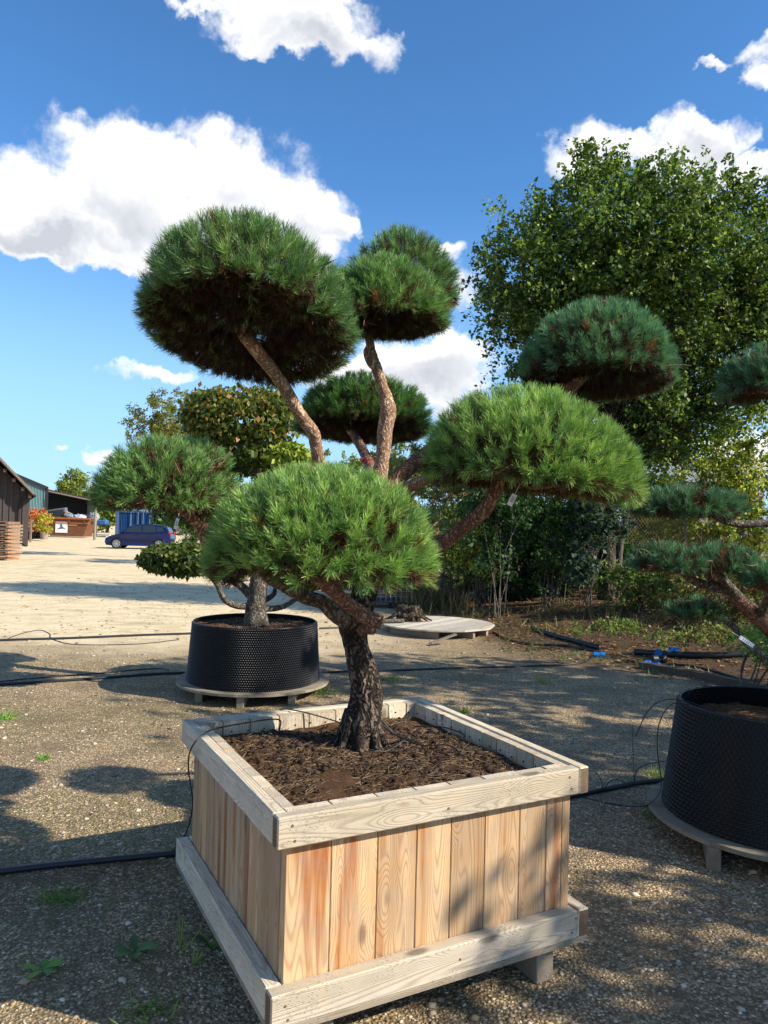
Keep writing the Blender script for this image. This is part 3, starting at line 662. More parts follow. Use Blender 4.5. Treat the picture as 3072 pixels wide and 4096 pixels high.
def round_pallet(c, R_, z, label, feet, rot=0., nb=11, missing=(), bm='board'):
    t = thing('round_pallet', label, 'pallet', (c[0], c[1], 0)); w_ = 2*R_/nb; th = .024
    Rm = rotz(rot)
    for i in range(nb):
        if i in missing: continue
        o_ = -R_+(i+.5)*w_; a, b = o_-w_/2+.003, o_+w_/2-.003
        pts_ = []
        for q in np.linspace(a, b, 5 if bm == 'board' else 2): pts_.append((math.sqrt(max(R_*R_-q*q, .0001)), q))
        hx = [p[0] for p in pts_]
        poly = [(-h_, q) for h_, q in pts_]+[(h_, q) for h_, q in reversed(pts_)]
        V = [(x_, y_, zz) for zz in (z-th, z) for x_, y_ in poly]; m_ = len(poly)
        F_ = [tuple(range(m_-1, -1, -1)), tuple(range(m_, 2*m_))]+[(k, (k+1) % m_, m_+(k+1) % m_, m_+k) for k in range(m_)]
        me = bpy.data.meshes.new('board'); me.from_pydata([tuple(v) for v in V], [], F_); me.update(); me.materials.append(MT[bm])
        ob = bpy.data.objects.new('board', me); COL.objects.link(ob); ob.parent = t; ob.rotation_euler = (random.uniform(-.003, .003), 0, rot)
    for (fx, fl) in feet:
        board('foot', fl, .07, z-th-.001, np.array([c[0], c[1], 0])+Rm@np.array([fx, 0, (z-th)/2]), (Rm[:, 1], Rm[:, 0], -ez), MT['board'], t, .003)
    return t
P1 = (-1.32, 7.9); P2 = (2.32, 4.42)
round_pallet(P1, .79, .135, 'round wooden pallet under the black dimpled pot behind the timber planter', [(-.45, 1.15), (-.02, 1.5), (.45, 1.15)], .03, 13)
round_pallet(P2, .69, .145, 'round wooden pallet under the big black pot at the right edge', [(-.35, 1.2), (.1, 1.4), (.5, .9)], -.35, 13)
airpot(P1, .675, .635, .137, .735, 'black dimpled plastic pot holding the broadleaf topiary behind the planter', 178, 27)
airpot(P2, .595, .515, .147, .775, 'big black dimpled plastic pot cut off by the right edge', 112, 27)
def soil_disc(c, R_, z, label, litter=800):
    V, F_, h = patch(c[0], c[1], 0, half=R_, n_=50, amp=.02, z=z, circ=True)
    o = mk('pot_soil', V, F_, MT['soil'], smooth=True); tag(o, label, 'soil', kind='stuff')
soil_disc(P1, .628, .69, 'dark soil in the black pot behind the planter'); soil_disc(P2, .508, .665, 'dark soil in the big black pot at the right edge')
def samp_disc(c, R_, z):
    def f(N):
        r = R_*np.sqrt(rng.uniform(0, 1, N))*.96; a = rng.uniform(0, 2*np.pi, N); x = c[0]+r*np.cos(a); y = c[1]+r*np.sin(a)
        return x, y, z+(fbm(np.stack([x*9, y*9, 0*x], 1), 4)-.45)*.04+.003
    return f
litter_on('pot_litter', 'brown needles on the soil of the big black pot at the right edge', samp_disc(P2, .5, .665), 2500)
x, y, z = samp_disc(P1, .62, .69)(900); stones('pot_gravel', x, y, z, rng.uniform(.004, .013, 900), ('6b5a48', '8a7864', '3c3027'), MT['stone'], 'small stones and crumbs on the soil of the pot behind', 'gravel')
P3 = onz(950, 1357, .14)
round_pallet((P3[0], 12.75), .97, .15, 'empty round wooden pallet lying on the gravel by the bank', [(-.7, .9), (-.25, 1.7), (.2, 1.7), (.7, .9)], .95, 13, (), 'pale_board')
p3 = thing('loose_plank', 'broken pale plank leaning off the edge of the empty round pallet', 'plank', (0, 0, 0))
a_, b_ = onz(930, 1392, .02), onz(985, 1372, .15); dv = nrm((b_-a_)[None])[0]
board('plank', float(np.linalg.norm(b_-a_)), .09, .02, (a_+b_)/2+np.array([0, 0, .015]), (dv, nrm(np.cross(ez, dv)[None])[0], np.cross(dv, nrm(np.cross(ez, dv)[None])[0])), MT['board'], p3, .002)
# dead root lump on the pallet
def lumpy(name, c, R3, mat, label, cat, amp=.35, f=4., seed=0, parent=None):
    u = np.linspace(0, np.pi, 24); v = np.linspace(0, 2*np.pi, 37)[:-1]; U, V_ = np.meshgrid(u, v, indexing='ij')
    d = np.stack([np.sin(U)*np.cos(V_), np.sin(U)*np.sin(V_), np.cos(U)], -1).reshape(-1, 3)
    k_ = 1+amp*2*(fbm(d*f+seed, 4)-.45)
    P = d*np.array(R3)*k_[:, None]+np.array(c); i = np.arange(24*36).reshape(24, 36)
    F_ = np.stack([i[:-1], np.roll(i, -1, 1)[:-1], np.roll(i, -1, 1)[1:], i[1:]], -1).reshape(-1, 4)
    o = mk(name, P, F_[:, ::-1].copy(), mat, parent, smooth=True)
    if parent is None: tag(o, label, cat)
    return o
rb = thing('tree_root', 'old dark dug-up tree root lying on the empty round pallet', 'root', tuple(at(885, 1345, 12.9)))
q = at(880, 1338, 12.9); lumpy('root_ball', (q[0], q[1], .26), (.20, .18, .16), MT['bark_oak'], '', '', 1.1, 3., 5, rb)
rg = G()
for k in range(9):
    a = rng.uniform(-.6, 3.6); e = np.array([q[0]+.42*math.cos(a), q[1]-.22*abs(math.sin(a)), .17]); rg.tube(spline([np.array([q[0], q[1], .33]), np.array([q[0]+.2*math.cos(a), q[1]-.1, .27]), e], 8), np.linspace(.04, .012, 8), 7)
rg.build('root_arm', MT['bark_oak'], rb, True)
lg = G(); lg.tube(spline([at(800, 1353, 12.4)*[1, 1, 0]+[0, 0, .19], at(840, 1353, 12.5)*[1, 1, 0]+[0, 0, .19], at(872, 1353, 12.6)*[1, 1, 0]+[0, 0, .19]], 8), .035, 8); o = lg.build('log', MT['bark_grey'], smooth=True); tag(o, 'short grey log lying beside the dead root on the round pallet', 'log')

# right pine (in the pot at the edge)
pb = np.array([P2[0]+.12, P2[1]+.05, .66])
pine2 = thing('pine_tree', 'shaded bluish layered pine leaning out of the big black pot at the right edge', 'pine tree', tuple(pb))
def E_(u, v, y): return at(u, v, y)
gB = ('5a8660', '4c7656', '659068', '436a4e')
limb('trunk', [pb-[0, 0, .05], pb+[.08, 0, .25], E_(1690, 1390, 4.3), E_(1640, 1335, 4.2), E_(1600, 1300, 4.15), E_(1560, 1262, 4.1), E_(1530, 1240, 4.05)], [.06, .055, .05, .046, .042, .036, .028], MT['bark_red'], pine2, 30, 120, .003)
limb('branch', [E_(1575, 1275, 4.1), E_(1520, 1262, 4.0), E_(1490, 1250, 3.95), E_(1470, 1232, 3.9)], [.03, .024, .02, .016], MT['bark_grey'], pine2, 14, 40, .0015)
limb('branch', [E_(1600, 1295, 4.15), E_(1560, 1250, 4.0), E_(1548, 1225, 3.95), E_(1550, 1190, 3.9)], [.03, .025, .02, .014], MT['bark_grey'], pine2, 14, 40, .0015)
limb('branch', [E_(1700, 1330, 4.3), E_(1720, 1180, 4.2), E_(1680, 1134, 4.1), E_(1600, 1132, 4.05), E_(1555, 1122, 4.0), E_(1535, 1100, 4.0), E_(1500, 1085, 4.0)], [.035, .03, .022, .02, .018, .016, .01], MT['bark_grey'], pine2, 16, 80, .0015)
limb('branch', [pb+[.02, 0, .12], E_(1659, 1432, 4.2), E_(1615, 1390, 4.2), E_(1575, 1345, 4.25), E_(1535, 1320, 4.3)], [.03, .024, .02, .018, .012], MT['bark_grey'], pine2, 16, 60, .0015)
limb('stem', [E_(1690, 1385, 4.3), E_(1790, 1150, 4.3), E_(1790, 950, 4.2), E_(1720, 830, 4.0)], [.045, .038, .03, .024], MT['bark_red'], pine2, 20, 60, .002)
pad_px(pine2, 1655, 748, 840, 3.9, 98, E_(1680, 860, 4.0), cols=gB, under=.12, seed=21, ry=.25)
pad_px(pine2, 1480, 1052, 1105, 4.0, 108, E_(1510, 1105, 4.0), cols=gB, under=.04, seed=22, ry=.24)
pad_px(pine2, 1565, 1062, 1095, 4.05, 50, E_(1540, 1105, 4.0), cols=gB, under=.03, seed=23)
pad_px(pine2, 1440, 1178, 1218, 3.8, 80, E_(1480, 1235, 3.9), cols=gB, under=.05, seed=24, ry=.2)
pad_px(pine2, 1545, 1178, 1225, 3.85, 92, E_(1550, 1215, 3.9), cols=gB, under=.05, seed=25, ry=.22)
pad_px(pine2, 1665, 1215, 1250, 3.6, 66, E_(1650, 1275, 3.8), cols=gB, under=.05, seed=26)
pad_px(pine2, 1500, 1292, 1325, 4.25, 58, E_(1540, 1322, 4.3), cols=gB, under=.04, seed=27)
limb('branch', [E_(1640, 1330, 4.2), E_(1660, 1290, 3.9), E_(1665, 1255, 3.65)], [.025, .02, .012], MT['bark_grey'], pine2, 12, 24, .001)

# ------------------------------------------------------------ leaves
def leaf_cloud(blobs, N, size, cols, up=.3, clump=0, clr=.3, surf=.55, warm=None, droop=.0, seed=0):
    """leaf rhombs in a union of ellipsoids; blobs: (cx,cy,cz,rx,ry,rz)"""
    B = np.array(blobs, float); wts = B[:, 3]*B[:, 4]*B[:, 5]; wts = wts**.72; wts /= wts.sum()
    def pick(m):
        i = rng.choice(len(B), m, p=wts); d = nrm(rng.normal(size=(m, 3))); r = (1-surf*rng.uniform(0, 1, m)**1.6)
        r *= 1+.22*(fbm(d*3+i[:, None]*3.1+seed, 3)-.45)*2
        return B[i, :3]+d*B[i, 3:]*r[:, None], d
    if clump:
        C0, cd = pick(clump); j = rng.integers(0, clump, N); s = clr*rng.uniform(.5, 1.4, clump)
        nt_ = 9; TD = nrm(rng.normal(size=(clump, nt_, 3))+nrm(cd)[:, None]*.55+np.array([0, 0, .25])); tk = rng.integers(0, nt_, N); tl = rng.uniform(.12, 1, N)**.7
        P = C0[j]+TD[j, tk]*(s[j]*1.15*tl)[:, None]+rng.normal(size=(N, 3))*np.maximum(.16*s[j]*(1.15-tl), size*.35)[:, None]; tone = rng.uniform(.72, 1.25, clump)[j]
    else: P, cd = pick(N); C0 = P[:200]; tone = rng.uniform(.75, 1.2, N)
    D = rng.normal(size=(N, 3)); D[:, 2] -= droop; D = nrm(D); nrmv = nrm(rng.normal(size=(N, 3))+np.array([0, 0, up*3])); S = nrm(np.cross(D, nrmv)); 
    L = (size*rng.uniform(.45, 1.4, N))[:, None]; Nn = np.cross(S, D)
    V = np.stack([P, P+D*L*.45+S*L*.33+Nn*L*.08, P+D*L, P+D*L*.45-S*L*.33+Nn*L*.08], 1).reshape(-1, 3)
    cc = np.array([lin(c_) for c_ in cols])[rng.integers(0, len(cols), N)]*rng.uniform(.75, 1.2, (N, 1))*tone[:, None]
    return V, np.arange(N*4).reshape(N, 4), np.repeat(cc, 4, 0), C0
def tree(name, label, cat, base, blobs, N, size, cols, trunk_r, mat, clump=120, clr=.4, limbs=40, trunkpts=None, group=None, fork=.35, **k):
    t = thing(name, label, cat, tuple(base), group=group)
    V, F_, cc, C0 = leaf_cloud(blobs, N, size, cols, clump=clump, clr=clr, **k)
    mk('crown', V, F_, MT['leaf'], t, col=np.clip(cc, 0, 1))
    base = np.array(base, float); B = np.array(blobs); cen = (B[:, :3]*(B[:, 3:4]**2)).sum(0)/(B[:, 3]**2).sum()
    tp = trunkpts if trunkpts is not None else [base-[0, 0, .1], base+(cen-base)*[.1, .1, .33], base+(cen-base)*[.6, .6, .7], cen+[0, 0, B[:, 5].max()*.5]]
    Q = spline(tp, 30); rr = np.interp(np.linspace(0, 1, 30), [0, .05, .4, 1], [trunk_r*1.25, trunk_r, trunk_r*.7, trunk_r*.15])
    Vt, Ft = tube_vf(Q, rr, 20, True, barkdisp(trunk_r*.05, 12, 5)); mk('trunk', Vt, Ft, mat, t, smooth=True)
    b = G(); sel = C0[rng.permutation(len(C0))[:limbs]]
    for e in sel:
        lo_ = int(fork*29); ok_ = [k_ for k_ in range(lo_, 26) if Q[k_][2] < e[2]-.7*np.hypot(*(e-Q[k_])[:2])]; 
        if not ok_: continue
        i = ok_[rng.integers(0, len(ok_))]; st = Q[i]
        m_ = st*.5+e*.5+rng.normal(0, .06, 3)*np.linalg.norm(e-st)+np.array([0, 0, .05]); r0 = rr[i]*rng.uniform(.10, .28)
        b.tube(spline([st, m_, e], 8), np.linspace(r0, r0*.12, 8), 5, False)
    if limbs: b.build('limbs', mat, t, True)
    return t
# broadleaf topiary in pot 1
tp = np.array([P1[0]+.05, P1[1], .68]); hb = thing('topiary_tree', 'broadleaf cloud-pruned tree with grey forked trunk in the black pot behind the planter', 'tree', tuple(tp))
A_ = lambda u, v, y=7.9: at(u, v, y)
limb('trunk', [A_(553, 1350), A_(553, 1325), A_(555, 1290), A_(560, 1255), A_(570, 1210), A_(565, 1150), A_(560, 1040), A_(540, 940)], [.14, .115, .10, .10, .085, .075, .06, .03], MT['bark_grey'], hb, 40, 110, .006, 18, 8)
for P_, r_ in (([A_(545, 1310), A_(510, 1308, 7.8), A_(485, 1295, 7.7), A_(470, 1265, 7.7), A_(450, 1240, 7.6), A_(420, 1215, 7.6)], [.04, .035, .032, .028, .025, .015]),
               ([A_(545, 1290), A_(520, 1265), A_(495, 1250), A_(460, 1225, 7.8), A_(430, 1190, 7.8)], [.05, .045, .04, .035, .02]),
               ([A_(565, 1315), A_(600, 1313, 8.), A_(630, 1300, 8.1), A_(690, 1250, 8.2), A_(700, 1200, 8.2)], [.04, .032, .028, .025, .02]),
               ([A_(565, 1300), A_(590, 1285, 8.2), A_(600, 1262, 8.3), A_(640, 1230, 8.3)], [.035, .03, .025, .02]),
               ([A_(562, 1150), A_(520, 1080), A_(470, 1000), A_(430, 920)], [.05, .04, .03, .02]),
               ([A_(562, 1120), A_(600, 1060), A_(620, 990), A_(600, 900)], [.045, .035, .03, .02])):
    limb('branch', P_, r_, MT['bark_grey'], hb, 14, 50, .003)
def px_blobs(L_):
    o = []
    for (u, v, ru, rv, y, ryf) in L_:
        c_ = at(u, v, y); k = KD/FP*y; o.append((*c_, ru*k, ru*k*ryf, rv*k))
    return o
def leafpad(parent, blobs, N, size, cols, label=None, **k):
    V, F_, cc, _ = leaf_cloud(px_blobs(blobs), N, size, cols, **k)
    o = mk('foliage_pad', V, F_, MT['leaf'], parent, col=np.clip(cc, 0, 1))
    if label: o['label'] = label
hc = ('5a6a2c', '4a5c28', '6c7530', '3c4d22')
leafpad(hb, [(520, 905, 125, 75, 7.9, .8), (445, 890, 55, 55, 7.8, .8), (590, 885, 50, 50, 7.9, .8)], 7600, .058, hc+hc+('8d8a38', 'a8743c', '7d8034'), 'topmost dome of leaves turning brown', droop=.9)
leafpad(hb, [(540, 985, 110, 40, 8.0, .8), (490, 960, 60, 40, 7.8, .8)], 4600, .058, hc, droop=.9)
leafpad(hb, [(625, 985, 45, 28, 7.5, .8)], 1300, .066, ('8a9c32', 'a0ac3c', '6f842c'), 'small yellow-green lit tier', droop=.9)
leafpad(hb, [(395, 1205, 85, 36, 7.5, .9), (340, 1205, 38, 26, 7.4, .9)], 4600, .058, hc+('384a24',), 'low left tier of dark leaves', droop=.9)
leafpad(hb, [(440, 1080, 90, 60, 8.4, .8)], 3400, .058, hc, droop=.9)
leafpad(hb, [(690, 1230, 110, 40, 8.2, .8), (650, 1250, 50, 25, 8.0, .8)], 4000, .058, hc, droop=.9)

# oak
ok = at(1313, 1283, 15.2); ok[2] = gz(ok[0], 15.2)
oc = ('435c2c', '52692c', '637a34', '37491f', '86963f')
tree('oak_tree', 'tall broad oak behind the shaded pine pads on the leafy bank', 'tree', ok, px_blobs([(1335, 500, 160, 165, 15.2, 1.), (1180, 605, 140, 120, 15., 1.), (1500, 560, 210, 160, 15., 1.), (1330, 730, 240, 150, 15.5, .9), (1600, 730, 190, 190, 15.3, 1.), (1115, 700, 75, 75, 15., 1.), (1380, 900, 180, 75, 15.6, .9), (1290, 375, 45, 50, 15., 1.), (1410, 400, 75, 50, 15., 1.), (1090, 545, 45, 45, 14.8, 1.), (1560, 470, 90, 60, 15., 1.), (1690, 640, 110, 130, 15.6, 1.)]),
     150000, .088, oc, .19, MT['bark_oak'], clump=640, clr=.62, limbs=260, surf=.8,
     trunkpts=[ok-[0, 0, .1], at(1312, 1200, 15.2), at(1318, 1000, 15.2), at(1330, 800, 15.2), at(1340, 560, 15.2), at(1340, 400, 15.2)], fork=.4)
i2 = at(1335, 1275, 15.8); i2[2] = gz(i2[0], 15.8)
tree('ivy_trunk_tree', 'slim mossy trunk standing just right of the oak trunk', 'tree', i2, px_blobs([(1400, 950, 90, 60, 16., 1.)]), 1500, .12, oc, .09, MT['bark_grey'], clump=60, clr=.3, limbs=10, trunkpts=[i2-[0, 0, .1], at(1340, 1180, 15.8), at(1370, 1050, 15.9), at(1400, 950, 16)])

# shrubs along the bank
def shrub(label, u, vb, y, blobs, N, size, cols, stems=9, name='shrub', cat='shrub', clump=60, clr=.25, group='shrubs along the bank', **k):
    b0 = at(u, vb, y); b0[2] = gz(b0[0], y); t = thing(name, label, cat, tuple(b0), group=group)
    V, F_, cc, C0 = leaf_cloud(px_blobs(blobs), N, size, cols, clump=clump, clr=clr, **k)
    mk('foliage', V, F_, MT['leaf'], t, col=np.clip(cc, 0, 1)); g_ = G()
    for j in range(stems):
        e = C0[rng.integers(0, len(C0))]; st = b0+np.array([rng.normal(0, .12), rng.normal(0, .12), -.05]); m_ = st*.5+e*.5+np.array([0, 0, .15])+rng.normal(0, .08, 3)
        g_.tube(spline([st, m_, e], 8), np.linspace(.013, .005, 8), 5, False)
    if stems: g_.build('stems', MT['bark_grey'], t, True)
    return t
dk = ('3a5a2e', '2f4c28', '486634', '2a4424'); yl = ('a8b44c', 'c0bc58', '8a9a44', 'd2c468'); md = ('5f7834', '72883a', '4c662c')
shrub('dark green bush hanging left of the clump of thin stems', 1080, 1285, 14.5, [(1080, 1140, 75, 105, 14.5, .8), (1060, 1060, 70, 60, 14.7, .8)], 7000, .075, dk)
shrub('dark leafy bush on a clump of thin upright stems', 1195, 1285, 15., [(1185, 1150, 70, 85, 15., .8), (1220, 1100, 60, 50, 15., .8)], 6500, .07, dk+md, stems=16)
shrub('grey-green shrub beside the oak trunk', 1265, 1290, 14.6, [(1262, 1200, 35, 60, 14.6, .8), (1300, 1110, 60, 45, 14.6, .7)], 4200, .09, ('3c5040', '4a5f4a', '2f4236'))
shrub('sparse pale-leaved shrub left of the dark bushes', 985, 1270, 16.5, [(985, 1120, 60, 95, 16.5, .8), (1000, 1200, 60, 50, 16.3, .8)], 4500, .06, ('6b7040', '85855a', '55602f', '9a8a50'), stems=20)
shrub('sunlit yellow-green bush between the pale shrub and the dark bushes', 1040, 1275, 15.6, [(1030, 1210, 50, 60, 15.6, .8), (1020, 1140, 50, 60, 15.8, .8)], 5000, .06, yl+md, stems=12)
shrub('mixed green shrub between the planter pine and the pale shrub', 890, 1270, 18., [(890, 1050, 75, 90, 18., .8), (860, 990, 60, 50, 18., .8), (910, 1160, 60, 60, 17.5, .8)], 7000, .075, md+('858a48', '9a7a48'))
shrub('low shrub turning orange seen under the right bright pad', 975, 1250, 19.5, [(960, 1035, 80, 50, 19.5, .8), (1040, 1030, 60, 45, 19.5, .8)], 3600, .08, ('b98a34', 'd09a3a', '7a7430', '8c6a34'), stems=10)
shrub('yellow-green thicket behind the wire fence', 1500, 1250, 18.5, [(1420, 1130, 120, 100, 18.5, .6), (1560, 1110, 130, 120, 18.5, .6), (1520, 1210, 150, 70, 18.2, .6), (1400, 1220, 90, 60, 18.2, .6)], 22000, .075, yl, stems=40, clump=160)
shrub('tall loose yellow-leaved bush rising at the right edge', 1600, 1250, 17.5, [(1610, 960, 110, 105, 17.5, .7), (1530, 1010, 90, 80, 17.5, .7), (1660, 1080, 100, 140, 17.3, .7), (1470, 990, 70, 60, 17.5, .7), (1560, 1100, 100, 90, 17.6, .7)], 20000, .085, yl+md, stems=24, clump=150, clr=.3)
shrub('dense green shrub low on the bank in front of the thicket', 1400, 1300, 13.5, [(1400, 1255, 80, 55, 13.5, .9), (1345, 1270, 45, 40, 13.5, .9), (1450, 1240, 70, 60, 13.8, .9)], 7500, .06, md+('7a8050',), stems=14)
shrub('shrub with reddish stems behind the low pads of the right pine', 1560, 1320, 12.5, [(1550, 1290, 100, 60, 12.5, .9), (1640, 1290, 70, 85, 12., .9), (1560, 1230, 80, 50, 13., .9)], 9000, .06, md+('7a6a40', '8a5a40'), stems=20)
shrub('dark bushy backdrop shrub far behind the oak trunk', 1250, 1250, 20., [(1200, 1080, 150, 120, 20., .6), (1350, 1080, 140, 120, 20., .6), (1060, 1100, 110, 130, 20., .6)], 22000, .13, dk+md, stems=30, clump=180, clr=.35)
shrub('big dark laurel-like bush filling the gap left of the oak', 1130, 1270, 17., [(1110, 1190, 150, 95, 17., .6), (1240, 1190, 120, 90, 17., .6)], 15000, .11, dk, stems=24, clump=140)
shrub('patch of low brambles beside the blue couplings', 1330, 1370, 10.6, [(1335, 1352, 45, 10, 11.2, 1.2), (1250, 1360, 25, 8, 11.2, 1.2)], 1000, .045, md+('7a8a48', '8a7a50'), stems=0, clr=.07)
shrub('ferny green clump at the right edge of the bank', 1650, 1420, 8.2, [(1650, 1385, 45, 35, 8.2, 1.), (1690, 1400, 40, 30, 8.2, 1.)], 1800, .045, ('5f8a3c', '4f7a34', '6f9a44'), stems=8, clr=.15)
shrub('low weedy growth on the bank between pipe and edging', 1450, 1395, 9.8, [(1450, 1378, 60, 9, 10.3, 1.2), (1540, 1372, 60, 15, 10.3, 1.2)], 1700, .045, md+('8a7a50', '7a5a40'), stems=0, clr=.09)
# dry grass and bracken at the foot of the shrubs
def grass(name, label, xs, ys, h, cols, w_=.006, kind='stuff', lean=.35, cat='grass'):
    N = len(xs); P = np.stack([xs, ys, gh(xs, ys)], 1); D = rng.normal(0, lean, (N, 3)); D[:, 2] = 1
    V, F_, k_ = strips(P, D, h*rng.uniform(.5, 1.2, N), np.full(N, w_), curve=-.15)
    cc = np.array([lin(c_) for c_ in cols])[rng.integers(0, len(cols), N)]*rng.uniform(.7, 1.2, (N, 1))
    o = mk(name, V, F_, MT['leaf'], col=np.repeat(cc, k_, 0)); tag(o, label, cat, kind=kind); return o
N = 7000; u = rng.uniform(0, .42, N); x = .3+3.6*u; y = 17.5-3.0*u+rng.normal(0, .7, N); k = fbm(np.stack([x*1.6, y*1.6, 0*x], 1), 3) > rng.uniform(.3, .6, N); x, y = x[k], y[k]; grass('dry_grass', 'tall dry straw-coloured grass at the foot of the dark bushes', x, y, .55, ('7a6a44', '8c7a54', '5c5432', '484a26'), .010, lean=.5)
N = 5000; u = rng.uniform(0, 1, N); x = 1.6+6.2*u; y = 14.8-4.2*u+rng.normal(0, 1., N); k = fbm(np.stack([x*2, y*2, 0*x], 1), 3) > .47; x, y = x[k], y[k]; grass('undergrowth', 'mixed green and brown undergrowth on the bank right of the oak', x, y, .22, ('6a703c', '7a7048', '7a6044', '8a7454'), .011, lean=1.)
N = 9000; x = rng.uniform(.2, 8, N); y = rng.uniform(8, 18, N); k = side(x, y) > -.3+.8*rng.uniform(0, 1, N)
x, y = x[k], y[k]; V, F_, cc, _ = leaf_cloud([(0, 0, 0, 1, 1, 1)], len(x), .07, ('7a5a40', '946c4a', '5a4230', 'a8845c', '6a3f2c'), up=1.2)
V = V.reshape(-1, 4, 3); V -= V.mean(1, keepdims=True); V[..., 2] *= .35; V += np.stack([x, y, gh(x, y)+.012], 1)[:, None]
o = mk('fallen_leaves', V.reshape(-1, 3), F_, MT['dry'], col=cc); tag(o, 'brown fallen leaves covering the bank', 'leaves', kind='stuff')
# low weeds on the bank edge
N = 1800; x = rng.uniform(1.5, 6, N); y = rng.uniform(8.5, 13, N); k = (np.abs(side(x, y)-.4) < .5) & (fbm(np.stack([x*2, y*2, 0*x], 1), 3) > .47); grass('bank_weeds', 'patchy low green weeds along the edge of the bank', x[k], y[k], .12, ('56682f', '66783a', '465c2a'), .012, lean=.9)
# sparse blades on the gravel
N = 6000; x, y = scatter_near(N, 2.5, 14); mm = fbm(np.stack([x*1.7, y*1.7, 0*x+3], 1), 3) > .555; mm &= ~in_box(x, y, .05) & (side(x, y) < 0); grass('yard_grass', 'thin scattered blades of grass coming up through the gravel', x[mm], y[mm], .035, ('5f7a34', '6b6b3c', '7f8a48'), .004, lean=.9)

# chain-link fence behind
fx0, fx1, fy = at(1150, 1200, 17.2)[0], at(1800, 1200, 17.2)[0], 17.2
fe = thing('wire_fence', 'rusty diamond wire mesh fence standing behind the bank', 'fence', ((fx0+fx1)/2, fy, .5)); V, F_ = [], []; k = 0
for d_ in (-1, 1):
    for i in range(int((fx1-fx0+2)/.075)):
        a = fx0-2+i*.075 if d_ > 0 else fx0+i*.075
        p0 = np.array([a, fy, .5]); p1 = np.array([a+d_*2.0*.75, fy+.004*d_, 2.5]); s = np.array([.0045, 0, 0])
        V += [p0-s, p0+s, p1+s, p1-s]; F_.append((k, k+1, k+2, k+3)); k += 4
mk('wire_mesh', np.array(V), F_, plain('rusty_wire', lin('8f7a55'), .6, .4, .3), fe)
for px_ in (1345, 1480, 1640):
    p = at(px_, 1200, fy+.06); gg = G(); gg.tube(np.array([[p[0], p[1], .3], [p[0], p[1], 2.6]]), .035, 8); gg.build('post', MT['board'], fe)

# things behind the planter pine
ms = at(845, 1300, 16.5)
cg = thing('mesh_crate', 'wire mesh crate standing on a dark pallet behind the planter pine', 'crate', (ms[0], 16.5, 0))
gg = G()
for ix in range(9):
    gg.tube(np.array([[ms[0]-.45+ix*.11, 16.2, .14], [ms[0]-.45+ix*.11, 16.2, .95]]), .006, 4)
for iz in range(8): gg.tube(np.array([[ms[0]-.45, 16.2, .14+iz*.115], [ms[0]+.43, 16.2, .14+iz*.115]]), .005, 4)
for xx in (-.46, .44): gg.tube(np.array([[ms[0]+xx, 16.2, .12], [ms[0]+xx, 16.2, 1.0]]), .018, 6); gg.tube(np.array([[ms[0]+xx, 16.9, .12], [ms[0]+xx, 16.9, 1.0]]), .018, 6)
gg.build('mesh_panel', plain('galvanised', (.35, .36, .36), .5, .4, .6), cg)
gg = G(); [gg.box((ms[0], 16.2+i*.14, .13), (1.0, .1, .02)) for i in range(6)]; [gg.box((ms[0]+xx, 16.55, .06), (.09, .8, .11)) for xx in (-.42, 0, .42)]; gg.build('pallet', MT['blackwood'], cg)
wc = thing('white_crate', 'pale grey crate glimpsed under the foliage behind the planter pine', 'crate', tuple(at(615, 1265, 19)*[1, 1, 0])); gg = G(); q = at(612, 1260, 19)
for i in range(5): gg.box((q[0], 19, .1+.13*i), (.7, .04, .09))
for s in (-.34, 0, .34): gg.box((q[0]+s, 19.04, .36), (.07, .04, .7))
gg.build('slats', plain('pale_crate', lin('b8bcc0'), .7), wc)

# ------------------------------------------------------------ hoses and pipes
def hose(name, label, pts_, r, z=None, cat='hose', k=10, n_=80, mat=None, group=None, wob=.0):
    P = []
    for p in pts_:
        if len(p) == 2: q = onz(p[0], p[1], r); q[2] = gz(q[0], q[1])+r*.9
        else: q = np.array(p, float)
        P.append(q)
    Q = spline(P, n_)
    if wob: Q[:, 0] += wob*(fbm(Q*1.3, 2)-.4); Q[:, 1] += wob*(fbm(Q*1.3+9, 2)-.4)
    V, F_ = tube_vf(Q, r, k); o = mk(name, V, F_, mat or MT['hose'], smooth=True); tag(o, label, cat, group); return o
hose('water_pipe', 'thick black water pipe running along the ground left of the planter', [(-60, 1889), (0, 1882), (120, 1868), (250, 1855), (385, 1842), (480, 1830)], .016, k=14)
hose('water_pipe', 'black water pipe running from behind the planter towards the big pot on the right', [(1160, 1738), (1240, 1719), (1310, 1704), (1370, 1692), (1402, 1688), (1470, 1680)], .016, k=14)
hose('hose', 'long black hose crossing the yard left of the pot, just before its pallet', [(-60, 1484), (0, 1478), (100, 1472), (220, 1464), (330, 1456), (400, 1453)], .016)
hose('thin_hose', 'thin black hose lying beside the longer hose in the left shade', [(-60, 1478), (40, 1468), (130, 1460), (230, 1452), (300, 1446), (345, 1444), (365, 1448)], .007, wob=.1)
hose('hose', 'black hose continuing right of the black pot behind the planter to the bank', [(695, 1452), (760, 1450), (850, 1448), (1000, 1442), (1150, 1438), (1240, 1434), (1272, 1425), (1285, 1415)], .013)
hose('hose', 'grey hose stretched across the sunlit drive on the left', [(-60, 1388), (0, 1383), (150, 1378), (300, 1372), (420, 1368)], .018)
hose('thin_hose', 'thin tangled hose loops on the sunlit drive beside the grey hose', [(20, 1384), (50, 1366), (90, 1362), (120, 1384), (180, 1394), (300, 1392), (390, 1382)], .006, wob=.2)
hose('hose', 'black hose passing right of the pot towards the empty round pallet', [(690, 1357), (715, 1356), (760, 1354)], .016)
